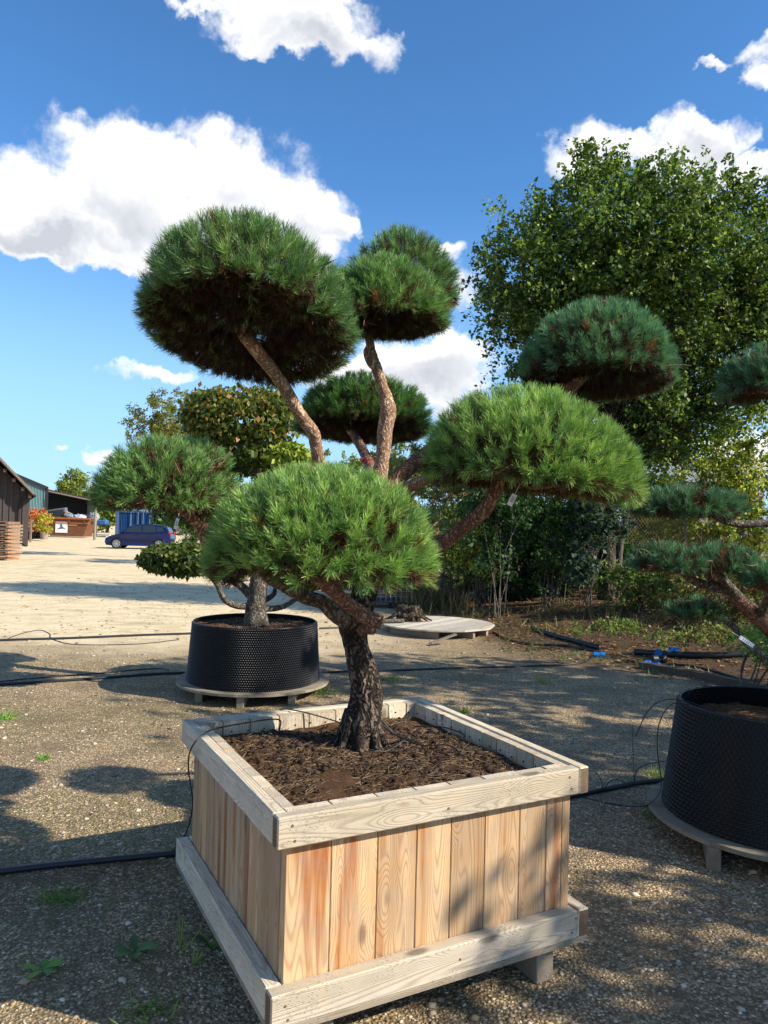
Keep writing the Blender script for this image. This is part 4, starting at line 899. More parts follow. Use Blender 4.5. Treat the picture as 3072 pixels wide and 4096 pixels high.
hose('water_pipe', 'thick black pipe lying up the bank beyond the round pallet', [(1148, 1362), (1200, 1378), (1250, 1391), (1296, 1403)], .035, k=12)
hose('hose', 'black hose curving from the empty pallet to the blue couplings', [(1065, 1366), (1100, 1382), (1150, 1392), (1210, 1396), (1260, 1404), (1300, 1412)], .016)
hose('water_pipe', 'thick black pipe with blue coupling on the right below the bank', [(1370, 1412), (1430, 1418), (1500, 1424), (1560, 1428), (1608, 1430)], .045, k=14)
hose('hose', 'black hose along the timber edging at the right', [(1420, 1436), (1480, 1440), (1540, 1452), (1590, 1466), (1630, 1475)], .014)
def fitting(label, u, v, r, L, ang=0., mat='bluefit', z=None):
    p = onz(u, v, .05); p[2] = gz(p[0], p[1])+r; d = np.array([math.cos(ang), math.sin(ang), 0]); t = thing('pipe_coupling', label, 'pipe coupling', tuple(p), group='blue pipe couplings')
    g_ = G(); g_.tube(np.array([p-d*L*.5, p-d*L*.15, p-d*L*.14, p+d*L*.14, p+d*L*.15, p+d*L*.5]), [r, r, r*.75, r*.75, r, r], 14); g_.build('nut', MT[mat], t)
    g2 = G()
    for a in np.linspace(0, 2*math.pi, 13)[:-1]:
        n_ = np.array([-d[1]*math.cos(a), d[0]*math.cos(a), math.sin(a)]); 
        for s in ((0.,) if mat != 'hose' else ()): g2.box(p+n_*r*1.02+d*L*s, (L*.96, r*.14, r*.14), np.stack([d, np.cross(n_, d), n_], 1))
    if g2.V: g2.build('ribs', MT[mat], t)
    return t
fitting('small blue coupling at the end of the curved hose', 1294, 1413, .035, .16)
fitting('large blue coupling on the thick pipe', 1452, 1418, .062, .17, -.15)
fitting('middle blue coupling left of the large one', 1422, 1417, .052, .09, 1.2)
fitting('lower left small blue coupling near the pipe tee', 1399, 1430, .032, .09)
fitting('lower right small blue coupling near the pipe tee', 1417, 1434, .034, .10)
fitting('dark joining piece between the blue couplings', 1423, 1427, .055, .2, .2, 'hose')
# timber edging
MT['edging'] = plain('dark_wet_timber', lin('5a4f44'), .85, .15, var=.35, scale=8, bs=.4)
for (u0, v0, u1, v1, lb) in ((1385, 1437, 1530, 1462, 'dark timber edging beam nearest the blue couplings'), (1530, 1463, 1700, 1498, 'dark timber edging beam running to the right edge')):
    a_, b_ = onz(u0, v0, .04), onz(u1, v1, .04); d = nrm((b_-a_)[None])[0]; t = thing('edging_beam', lb, 'timber', tuple((a_+b_)/2*[1, 1, 0]))
    board('beam', float(np.linalg.norm(b_-a_)), .12, .09, (a_+b_)/2, (d, np.cross(ez, d), ez), MT['edging'], t)
# drip tubes
RT_ = lambda x_, y_, z_: bw((x_, y_, z_))
hose('drip_tube', 'thin black drip tube arching over the left rail of the timber planter to the ground', [RT_(.40, 1.08, .80), RT_(.39, 1.08, .855), RT_(.16, 1.0, .872), RT_(.03, .97, .862), RT_(-.035, .97, .80), at(407, 1660, 3.62), at(416, 1730, 3.66), at(410, 1775, 3.74), at(398, 1805, 3.85), at(378, 1832, 3.97), at(362, 1843, 4.03)], .0035, k=8)
hose('drip_stake', 'small black dripper stake pushed into the planter soil on the left', [RT_(.40, 1.08, .81), RT_(.405, 1.08, .75)], .006, cat='stake', n_=6)
for lb, pp in (('black drip tube winding from the trunk to the front of the planter soil', [tb+[.10, -.03, .02], tb+[.14, -.05, .03], tb+[.19, -.10, .06], tb+[.12, -.16, .03], tb+[.06, -.20, .035], tb+[.05, -.21, -.03]]),
               ('longer black drip tube curving right across the planter soil', [tb+[.09, .02, .10], tb+[.15, .0, .06], tb+[.27, -.06, .03], tb+[.38, -.08, .04], tb+[.43, -.14, .03], tb+[.45, -.20, -.01]]),
               ('black drip tube lying behind the trunk on the planter soil', [tb+[.08, .06, .12], tb+[.16, .06, .04], tb+[.25, .04, .02]]),
               ('black drip tube in the far right corner of the planter', [tb+[.25, .25, .03], tb+[.38, .22, .04], tb+[.48, .14, .03], tb+[.47, .08, .02]]),
               ('black drip tube coming over the back rail of the planter to the trunk', [RT_(.48, 1.32, .78), RT_(.5, 1.27, .85), tb+[-.12, .22, .05], tb+[-.08, .08, .05]])):
    hose('drip_tube', lb, pp, .0032, k=7, n_=40)
q0 = onz(1370, 1692, .02)
for lb, pp in (('outer thin tube loop arching from the pipe up over the rim of the right pot', [q0, onz(1365, 1640, .05)+[0, 0, .25], at(1372, 1590, 4.6), at(1400, 1535, 4.55), at(1440, 1511, 4.5), at(1500, 1520, 4.4), at(1560, 1550, 4.25), at(1610, 1565, 4.2)]),
               ('inner thin tube loop arching from the pipe up over the rim of the right pot', [at(1350, 1742, 4.6), at(1400, 1738, 4.5), at(1428, 1700, 4.5), at(1420, 1620, 4.5), at(1425, 1560, 4.45), at(1455, 1520, 4.4), at(1520, 1530, 4.3), at(1590, 1560, 4.2)]),
               ('low thin tube arc springing from the pipe beside the right pot', [q0, at(1375, 1665, 4.9), at(1400, 1650, 4.8), at(1435, 1645, 4.75)]),
               ('thin tube curl on the pipe between the planter and the right pot', [onz(1305, 1706, .02), at(1315, 1690, 5.), at(1330, 1684, 5.), at(1350, 1690, 5.), onz(1360, 1705, .02)]),
               ('small thin tube arc just right of the planter rail', [onz(1302, 1706, .02), at(1298, 1685, 5.), at(1285, 1668, 5.), at(1262, 1663, 4.9)]),
               ('thin tube lying on the gravel below the pipe right of the planter', [(1260, 1722), (1330, 1738), (1390, 1742), (1425, 1728), (1445, 1715)])):
    hose('drip_tube', lb, pp, .0035 if 'lying' in lb else .003, k=7, n_=60, mat=MT['hose'])

# plant labels
def label_tag(lb, top, bot, wd, y):
    a_, b_ = at(*top, y), at(*bot, y); d = nrm((b_-a_)[None])[0]; s = nrm(np.cross(d, np.array([0, 1., 0]))[None])[0]; L = float(np.linalg.norm(b_-a_))
    t = thing('plant_label', lb, 'label', tuple(a_)); g_ = G(); g_.box((a_+b_)/2, (L, wd, .001), np.stack([d, s, np.cross(d, s)], 1)); g_.build('card', MT['white'], t)
    g_ = G(); g_.tube(np.array([a_-d*.05, a_+d*.006]), .001, 5)
    g_.build('string', MT['white'], t)
    g_ = G()
    for i in range(4): g_.box((a_+b_)/2+d*L*(-.25+.13*i)-np.cross(d, s)*.001*np.sign(np.cross(d, s)[1]), (.004, wd*.6, .0006), np.stack([d, s, np.cross(d, s)], 1))
    g_.build('print', plain('grey_print', (.25, .3, .33), .6), t)
label_tag('white plastic label hanging under the right bright pad', (1112, 1068), (1100, 1092), .022, 3.0)
label_tag('narrow white label hanging below the left pad near the car', (384, 1120), (378, 1143), .016, 3.6)
label_tag('long white label on the lowest limb of the right pine', (1598, 1376), (1628, 1396), .022, 4.1)
label_tag('tiny white label on the upper right of the right bright pad', (1285, 905), (1290, 914), .022, 3.05)

# ------------------------------------------------------------ weeds
def weed(lb, u, v, n_, L, w_, cols, up=.5):
    p = onz(u, v, 0); t = thing('weed', lb, 'weed', tuple(p)); V, F_, C_ = [], [], []; off = 0
    for j in range(n_):
        a = 2*math.pi*(j+rng.uniform(-.3, .3))/n_; d = np.array([math.cos(a), math.sin(a), 0]); s = np.array([-d[1], d[0], 0]); l = L*rng.uniform(.65, 1.15); e = up*rng.uniform(.5, 1.3)
        prof = [(0, .15), (.25, .45), (.5, .9), (.75, 1.), (.92, .6), (1., .05)]
        for q, ww in prof:
            c_ = p+d*l*q+np.array([0, 0, .004+l*e*(q-.6*q*q)]); V += [c_+s*w_*ww*.5+[0, 0, .003], c_, c_-s*w_*ww*.5+[0, 0, .003]]
        for q in range(5):
            b = off+q*3; F_ += [(b, b+1, b+4, b+3), (b+1, b+2, b+5, b+4)]
        C_ += [np.array(lin(cols[j % len(cols)]))*rng.uniform(.85, 1.15)]*18; off += 18
    mk('leaves', np.array(V), F_, MT['leaf'], t, True, col=np.array(C_)); return t
wc_ = ('4f7a3c', '5f8a44', '456b38')
weed('broad-leaved green weed in the shade left of the planter', 292, 2062, 6, .11, .035, wc_, .7)
weed('weed half in the sun at the lower left', 92, 2098, 6, .085, .03, ('6f9a3c', '7fa840', '5f8a3c'), .5)
weed('broad-leaved weed closest to the left base beam of the planter', 458, 2055, 4, .09, .03, wc_, 1.3)
def tuft(lb, u, v, n_, h, cols, lean=.5, w_=.004, spread=.02):
    p = onz(u, v, 0); P = p+np.stack([rng.normal(0, spread, n_), rng.normal(0, spread, n_), 0*np.arange(n_)], 1); D = rng.normal(0, lean, (n_, 3)); D[:, 2] = 1
    V, F_, k_ = strips(P, D, h*rng.uniform(.5, 1.2, n_), np.full(n_, w_), curve=-.15); cc = np.array([lin(c_) for c_ in cols])[rng.integers(0, len(cols), n_)]*rng.uniform(.8, 1.2, (n_, 1))
    o = mk('grass_tuft', V, F_, MT['leaf'], col=np.repeat(cc, k_, 0)); tag(o, lb, 'grass', 'grass tufts on the gravel')
gc = ('5f7a34', '7f9a48', '4f6a2c')
tuft('slim upright grass tuft left of the planter base beam', 390, 2052, 14, .14, ('8a9a50', '6b7a3c'), .3, spread=.008)
tuft('small yellowish grass tuft beside the broad weed by the planter', 423, 2078, 16, .07, ('9aa850', '7f9a48'), .5, spread=.006)
tuft('flat wide grass tuft in the left shade', 130, 1945, 120, .09, gc, 1.6, .003, .045)
tuft('flat grass tuft at the bottom edge left of the planter', 340, 2180, 40, .09, gc, 1.5, .004, .04)
tuft('bottom edge grass tuft farther left, in the sun', 300, 2205, 20, .08, gc, 1.5, .005, .03)
tuft('light grass tuft beside the foot of the right pot', 1425, 1680, 90, .10, ('7f9a48', '9aa850', 'a8a060'), .9, .004, .05)
tuft('grass tuft below the round pallet of the right pot', 1408, 1760, 60, .08, gc, 1., .003, .05)
tuft('grass tuft at the right foot of the pallet behind the planter', 690, 1500, 120, .16, gc, 1., .004, .07)
tuft('grass tuft to the right of the planter on open gravel', 1170, 1475, 60, .12, ('9a9a58', '7f8a48'), .6, .005, .05)
tuft('green tuft on the gravel right of the trunk', 835, 1470, 160, .08, gc, 1.2, .005, .12)
tuft('bright green tuft beyond the back right corner of the planter', 1002, 1540, 40, .09, ('6f9a3c', '5f8a3c'), 1.1, .006, .02)
tuft('low green tuft beyond the right rail of the planter', 1035, 1580, 60, .06, gc, 1.2, .005, .07)
tuft('bright tuft on the gravel at the far left edge', 5, 1553, 60, .10, ('7fa840', '5f8a3c'), 1., .007, .05)
tuft('low bright tuft in the left yard in the sun patch', 95, 1640, 70, .05, ('7fa840', '5f8a3c'), 1.3, .006, .02)

# ------------------------------------------------------------ far left: barn, sheds, skip, container, car
def basis(yaw): return rotz(yaw)
# every building stands turned about its right front corner, so its side runs away from the yard
def turned(name, label, cat, corner, th):
    t = thing(name, label, cat, (corner[0], corner[1], 0)); t.rotation_euler = (0, 0, th); PLOC[t.name] = (0, 0, 0); return t
def along(corner, th, u, v):
    """the wall point seen at (u, v): distance left of the corner, height"""
    d = ray(u, v); k = d[0]/d[1]; w_ = (corner[0]-k*corner[1])/(math.cos(th)-k*math.sin(th)); y = corner[1]-w_*math.sin(th)
    return w_, CZ+d[2]*y/d[1]
bc = onz(60, 1180, 0); TH = .47
barn = turned('timber_barn', 'dark weathered timber barn with projecting rafters at the left edge', 'barn', bc, TH)
wa, za = along(bc, TH, -4, 993); we, ze_ = along(bc, TH, 72, 1072); sl_ = (za-ze_)/(wa-we); over = -we; hw = ze_+sl_*we*0+(-we)*sl_-.2
bd = plain('weathered_boards', lin('46403d'), .85, .2, var=.3)
gg = G(); Vb = [(-2*wa, 0, 0), (0, 0, 0), (0, 0, hw), (-wa, 0, hw+wa*sl_), (-2*wa, 0, hw)]; Vb += [(x_, 9, z_) for x_, y_, z_ in Vb]
gg.add(Vb, [(0, 1, 2, 3, 4), (9, 8, 7, 6, 5), (1, 6, 7, 2), (5, 0, 4, 9), (2, 7, 8, 3), (3, 8, 9, 4)]); gg.build('wall', bd, barn)
for xx in np.arange(-2*wa+.1, -.1, .34):
    zt = hw+min(-xx, xx+2*wa)*sl_-.25; g_ = G(); g_.box((xx, -.03, zt/2), (.15, .06, zt)); g_.build('batten', bd, barn)
rt_m = plain('roof_tiles', lin('6b5a50'), .85, .2, var=.4, scale=8); vt_m = plain('verge', lin('7d7068'), .85, .2, var=.3); bt_m = plain('brown_timber', lin('4a3a30'), .8)
for sgn in (1, -1):
    p0 = np.array([-wa, 0, za]); p1 = np.array([over if sgn > 0 else -2*wa-over, 0, ze_]); Y0_ = np.array([0, -1.0, 0]); Y1_ = np.array([0, 9.3, 0])
    Vv = [p0+Y0_, p1+Y0_, p1+Y1_, p0+Y1_]; Vv += [v+np.array([0, 0, .1]) for v in Vv]; g_ = G()
    g_.add(Vv, [(0, 3, 2, 1), (4, 5, 6, 7), (0, 1, 5, 4), (1, 2, 6, 5), (2, 3, 7, 6), (3, 0, 4, 7)]); rf = g_.build('roof', rt_m, barn); g_ = G()
    for f in np.linspace(.02, .98, 26): c_ = p0*(1-f)+p1*f; g_.box(c_+[0, -.99, .12], (.14, .12, .10))
    g_.build('verge_tiles', vt_m, rf)
    for f in (.25, .5, .75, .95):
        g_ = G(); c_ = p0*(1-f)+p1*f; g_.box(c_+[-.1*sgn, -.45, -.14], (.18, .9, .2)); g_.build('purlin_end', bt_m, barn)
    if sgn > 0: pe = p1
xe = pe[0]
g_ = G(); g_.tube(spline([[xe, -.5, pe[2]-.05], [xe-.3, -.35, pe[2]-.15], [xe-.7, -.15, pe[2]-.4], [xe-.75, -.12, pe[2]-.9], [xe-.75, -.12, 1.2], [xe-.75, -.12, .3], [xe-.5, -.4, .15], [xe-.3, -.6, 0]], 40), .055, 8); g_.build('downpipe', MT['blackwood'], barn, True)
g_ = G(); g_.tube(np.array([[xe+.04, -1.0, pe[2]], [xe+.04, 9, pe[2]]]), .08, 8); g_.build('gutter', MT['blackwood'], barn, True)
# teal shed
q = at(97, 1150, 66.); TH1 = .42
shed = turned('metal_shed', 'teal corrugated metal shed on a red brick base beyond the barn', 'shed', q, TH1)
wl, zl = along(q, TH1, 38, 1030); w0, zr = along(q, TH1, 97, 1056); _, zb = along(q, TH1, 90, 1101)
NX = 46; xs = np.linspace(-wl*1.25, -.15, NX*2); ys = -.08*((np.arange(NX*2)//2) % 2); V = []; F_ = []
zf = lambda x_: zr+(zl-zr)*(-x_/wl)
for x_, y_ in zip(xs, ys): V += [(x_, y_, zb), (x_, y_, zf(x_))]
for i in range(NX*2-1): F_.append((2*i, 2*i+2, 2*i+3, 2*i+1))
mk('cladding', np.array(V), F_, plain('teal_sheet', lin('6f8f92'), .5, .3, var=.12), shed)
bm_, n = newmat('brick'); P = n('ShaderNodeTexCoord').outputs['Object']; sx = n('ShaderNodeSeparateXYZ', {0: P}).outputs; cv = n('ShaderNodeCombineXYZ', {0: sx[0], 1: sx[2]}).outputs[0]
br = n('ShaderNodeTexBrick', {'Vector': cv, 'Color1': (*lin('b5553a'), 1), 'Color2': (*lin('9a4630'), 1), 'Mortar': (*lin('c0a090'), 1), 'Scale': 1., 'Brick Width': .45, 'Row Height': .15, 'Mortar Size': .02}).outputs[0]; out(n, pbsdf(n, br, .85))
g_ = G(); g_.box((-wl*.625, .22, zb/2), (wl*1.25, .5, zb)); g_.build('brick_base', bm_, shed)
g_ = G(); g_.box((-wl*.625-.1, 4.5, zb/2+.5), (wl*1.2, 7.6, zb+1)); g_.build('side_wall', plain('teal_side', lin('5a7578'), .5), shed)
dvx = np.array([wl, 0, zr-zl]); Ls = np.linalg.norm(dvx); dvx /= Ls; g_ = G(); c_ = np.array([-wl*.6, 4.4, zf(-wl*.6)+.12]); g_.box(c_, (Ls*1.3, 9.4, .22), np.stack([dvx, [0, 1, 0], np.cross(dvx, [0, 1, 0])], 1)); g_.build('roof', MT['blackwood'], shed)
g_ = G(); g_.box((.02, -.05, zr/2-.02), (.30, .3, zr)); g_.build('corner_post', MT['blackwood'], shed)
# black lean-to
q = at(194, 1131, 76.); TH2 = .40
lt = turned('black_shed', 'long black open-sided lean-to shed with sloping roof beyond the skip', 'shed', q, TH2)
wl, zl = along(q, TH2, 101, 1062); wq_, ze = along(q, TH2, 214, 1086); zq = ze+(zl-ze)*(0-wq_)/(wl-wq_)
zf2 = lambda x_: ze+(zl-ze)*(-x_-wq_)/(wl-wq_)
g_ = G(); Vv = [(-wl, 1, 0), (0, 1, 0), (0, 1, zf2(0)-.1), (-wl, 1, zf2(-wl)-.1)]; Vv += [(a, b+6, c_) for a, b, c_ in Vv]; g_.add(Vv, [(0, 1, 2, 3), (7, 6, 5, 4), (1, 5, 6, 2), (4, 0, 3, 7), (3, 2, 6, 7)]); g_.build('wall', MT['blackwood'], lt)
for xx in np.arange(-wl+.2, -.1, .35):
    zt = zf2(xx)-.2; g_ = G(); g_.box((xx, .97, zt/2), (.06, .05, zt)); g_.build('batten', MT['blackwood'], lt)
d = np.array([wl-wq_, 0, ze-zl]); L = np.linalg.norm(d); d /= L; mx = -(wl+wq_)/2; g_ = G(); g_.box((mx, 3, (zl+ze)/2+.08), (L+.3, 8.5, .3), np.stack([d, [0, 1, 0], np.cross(d, [0, 1, 0])], 1)); g_.build('roof', plain('dark_roof', lin('2c2c30'), .7), lt)
g_ = G(); g_.box((mx, -1.28, (zl+ze)/2+.05), (L+.3, .05, .12), np.stack([d, [0, 1, 0], np.cross(d, [0, 1, 0])], 1)); g_.build('fascia', plain('brown_fascia', lin('7a6a60'), .7), lt)
for xx in (-.15, -wq_-.3):
    zt = zf2(xx)-.15; g_ = G(); g_.box((xx, -.9, zt/2), (.3, .3, zt)); g_.build('post', MT['blackwood'], lt)
# skip
Y3 = 66.; sx0, sx1 = at(106, 1140, Y3)[0], at(193, 1140, Y3)[0]; zt = at(150, 1117, Y3)[2]; zt = 1.72
skip = thing('waste_skip', 'rusty brown waste skip piled with scrap in front of the black shed', 'skip', ((sx0+sx1)/2, Y3, 0)); rust = plain('rusty_steel', lin('6e4a34'), .8, .2, var=.5, scale=2.5); rim = plain('rust_rim', lin('a05a30'), .8, .2, var=.4, scale=3)
g_ = G(); V = []
for y_ in (Y3, Y3+1.8):
    V += [(sx0+.1, y_, .1), (sx1-.5, y_, .1), (sx1, y_, zt), (sx0-.3, y_, zt)]
g_.add(V, [(0, 1, 2, 3), (7, 6, 5, 4), (1, 5, 6, 2), (4, 0, 3, 7), (0, 4, 5, 1)]); g_.build('body', rust, skip)
g_ = G(); g_.box(((sx0+sx1)/2-.1, Y3-.05, zt-.04), (sx1-sx0+.4, .16, .14)); g_.box(((sx0+sx1)/2-.1, Y3-.04, zt-.45), (sx1-sx0+.1, .12, .1)); g_.box(((sx0+sx1)/2-.1, Y3+1.85, zt-.04), (sx1-sx0+.4, .16, .14)); g_.build('rim', rim, skip)
g_ = G()
for f in (.12, .5, .88): g_.box((sx0+(sx1-sx0)*f, Y3-.05, zt-.3), (.1, .1, .5))
g_.build('rib', rust, skip)
q = at(132, 1139, Y3-.1); g_ = G(); g_.box((q[0], Y3-.04, q[2]), (1.05, .04, .95)); sg = g_.build('sign', MT['white'], skip)
g_ = G(); g_.add([(q[0]-.42, Y3-.065, q[2]-.2), (q[0]-.1, Y3-.065, q[2]+.0), (q[0]-.12, Y3-.065, q[2]+.3), (q[0]+.05, Y3-.065, q[2]+.3), (q[0]+.1, Y3-.065, q[2]+.05), (q[0]+.42, Y3-.065, q[2]-.15), (q[0]+.1, Y3-.065, q[2]-.12)], [(0, 1, 2, 3, 4, 5, 6)]); g_.build('emblem', plain('green_emblem', lin('4f6f5a'), .6), sg)
g_ = G()
for i in range(2): 
    q2 = at(150, 1130+i*4, Y3-.1); g_.box((q2[0], Y3-.03, q2[2]), (1.3, .03, .12))
g_.build('faded_lettering', plain('faded_orange', lin('b98050'), .7), skip)
def scrap(nm, lb, u, v, size, ang, col, y=Y3+.7):
    p = at(u, v, y); p[2] = max(p[2], zt-.35); t = thing(nm, lb, nm.replace('_', ' '), tuple(p)); c, s = math.cos(ang), math.sin(ang); R_ = np.array([[c, 0, -s], [0, 1, 0], [s, 0, c]]); return t, p, R_
t, p, R_ = scrap('dark_cabinet', 'tilted dark grey framed cabinet on top of the skip', 123, 1109, 0, .16, 0); g_ = G(); g_.box(p, (1.75, .5, .8), R_); g_.build('frame', plain('cabinet', lin('6a6c70'), .5), t); g_ = G(); g_.box(p-np.array([0, .26, 0]), (1.45, .03, .55), R_); g_.build('panel', plain('cab_dark', lin('2e3038'), .4), t)
t, p, R_ = scrap('orange_box', 'orange box lying among the scrap in the skip', 142, 1113, 0, -.3, 0); g_ = G(); g_.box(p, (.8, .5, .55), R_, .05); g_.build('body', plain('orange_box', lin('d0935a'), .6), t); g_ = G(); g_.box(p+R_@np.array([0, 0, .29]), (.84, .54, .04), R_); g_.build('lid', plain('orange_lid', lin('c07f45'), .6), t)
t, p, R_ = scrap('grey_drum', 'tipped blue-grey drum lying in the skip', 152, 1117, 0, -.5, 0); g_ = G(); d = R_[:, 0]; g_.tube(np.array([p-d*.5, p-d*.48, p+d*.48, p+d*.5]), [.28, .32, .32, .28], 16); g_.build('body', plain('drum', lin('7a8890'), .5), t); g_ = G(); [g_.tube(np.array([p+d*(s-.02), p+d*(s+.02)]), .34, 16) for s in (-.3, 0, .3)]; g_.build('hoops', plain('hoop', lin('66737a'), .5), t)
t, p, R_ = scrap('plastic_sheeting', 'crumpled pale plastic sheeting heaped in the skip', 170, 1119, 0, 0, 0); lumpy('heap', p, (.75, .4, .32), plain('pale_plastic', lin('a9b3ba'), .4, .5, var=.2, scale=5), '', '', .6, 4, 3, t); lumpy('heap', p+np.array([1.3, .1, .1]), (.45, .35, .35), plain('pale_plastic_b', lin('8d959b'), .4, .5, var=.2, scale=5), '', '', .8, 5, 8, t)
# tractor wheel + tractor glimpse
q = at(198, 1130, 74); tw = thing('tractor', 'rear end of a tractor with big lugged wheel beside the black shed', 'tractor', (q[0], 74, 0))
g_ = G(); wc2 = np.array([q[0]-.4, 73.5, .85]); aa = np.linspace(0, 2*math.pi, 41)
V, F_ = tube_vf(np.array([wc2-[0, .25, 0], wc2-[0, .24, 0], wc2+[0, .24, 0], wc2+[0, .25, 0]]), [.7, .85, .85, .7], 32); g_.add(V, F_)
for a in aa[:-1:2]: g_.box(wc2+np.array([.87*math.cos(a), 0, .87*math.sin(a)]), (.08, .5, .09), np.array([[math.cos(a), 0, -math.sin(a)], [0, 1, 0], [math.sin(a), 0, math.cos(a)]]))
tyre = g_.build('wheel', plain('tyre', (.03, .03, .03), .8), tw)
g_ = G(); g_.tube(np.array([wc2-[0, .29, 0], wc2-[0, .20, 0]]), [.42, .5], 24); g_.build('rim', plain('dusty_rim', lin('9a8a78'), .6), tyre)
g_ = G(); g_.box(wc2+[.9, .8, .5], (1.9, .9, .5), None, .08); g_.build('body', plain('tractor_blue', lin('3a6a9a'), .5), tw); g_ = G(); g_.box(wc2+[.25, .3, 1.0], (1.1, .6, .1), None, .03); g_.build('mudguard', plain('tractor_blue2', lin('3a6a9a'), .5), tw)
g_ = G(); g_.box(wc2+[1.0, -.2, 1.2], (.14, .1, .6)); g_.build('lamp_post', plain('red_lamp', lin('b04a30'), .5), tw)
pm = at(205, 1146, 60); t = thing('marker_post', 'thin grey post with orange cap beside the tractor wheel', 'post', (pm[0], 60, 0)); g_ = G(); g_.tube(np.array([[pm[0], 60, 0], [pm[0], 60, 2.6]]), .11, 8); g_.build('post', MT['board'], t); g_ = G(); g_.tube(np.array([[pm[0], 60, 2.6], [pm[0], 60, 2.95]]), .12, 8); g_.build('cap', plain('orange_cap', lin('d08a4a'), .6), t)
# container
Y4 = 78.; cx0, cx1 = at(254, 1120, Y4)[0], at(345, 1120, Y4)[0]
ct = thing('shipping_container', 'blue corrugated shipping container standing behind the parked car', 'container', ((cx0+cx1)/2, Y4, 0)); blue = plain('container_blue', lin('234c80'), .45, .4, var=.2, scale=1.5)
V, F_ = [], []; nn = 48
for i in range(nn*2): x_ = cx0+.15+(cx1-cx0-.3)*i/(nn*2-1); y_ = Y4-.10*((i//2) % 2); V += [(x_, y_, .15), (x_, y_, 2.5)]
for i in range(nn*2-1): F_.append((2*i, 2*i+2, 2*i+3, 2*i+1))
mk('side_wall', np.array(V), F_, blue, ct)
g_ = G(); g_.box(((cx0+cx1)/2, Y4+1.25, 1.32), (cx1-cx0-.1, 2.3, 2.5)); g_.build('body', blue, ct)
g_ = G(); [g_.box((x_, Y4-.05, 1.3), (.3, .3, 2.6)) for x_ in (cx0, cx1)]; [g_.box(((cx0+cx1)/2, Y4-.05, z_), (cx1-cx0, .2, .18)) for z_ in (.12, 2.52)]; g_.build('frame', plain('container_frame', lin('54698a'), .5), ct)
g_ = G(); [g_.tube(np.array([[cx0+(cx1-cx0)*f, Y4-.2, .2], [cx0+(cx1-cx0)*f, Y4-.2, 2.5]]), .035, 6) for f in (.33, .5, .62, .78)]; g_.build('lock_rod', plain('rod', lin('6f87a5'), .4), ct)

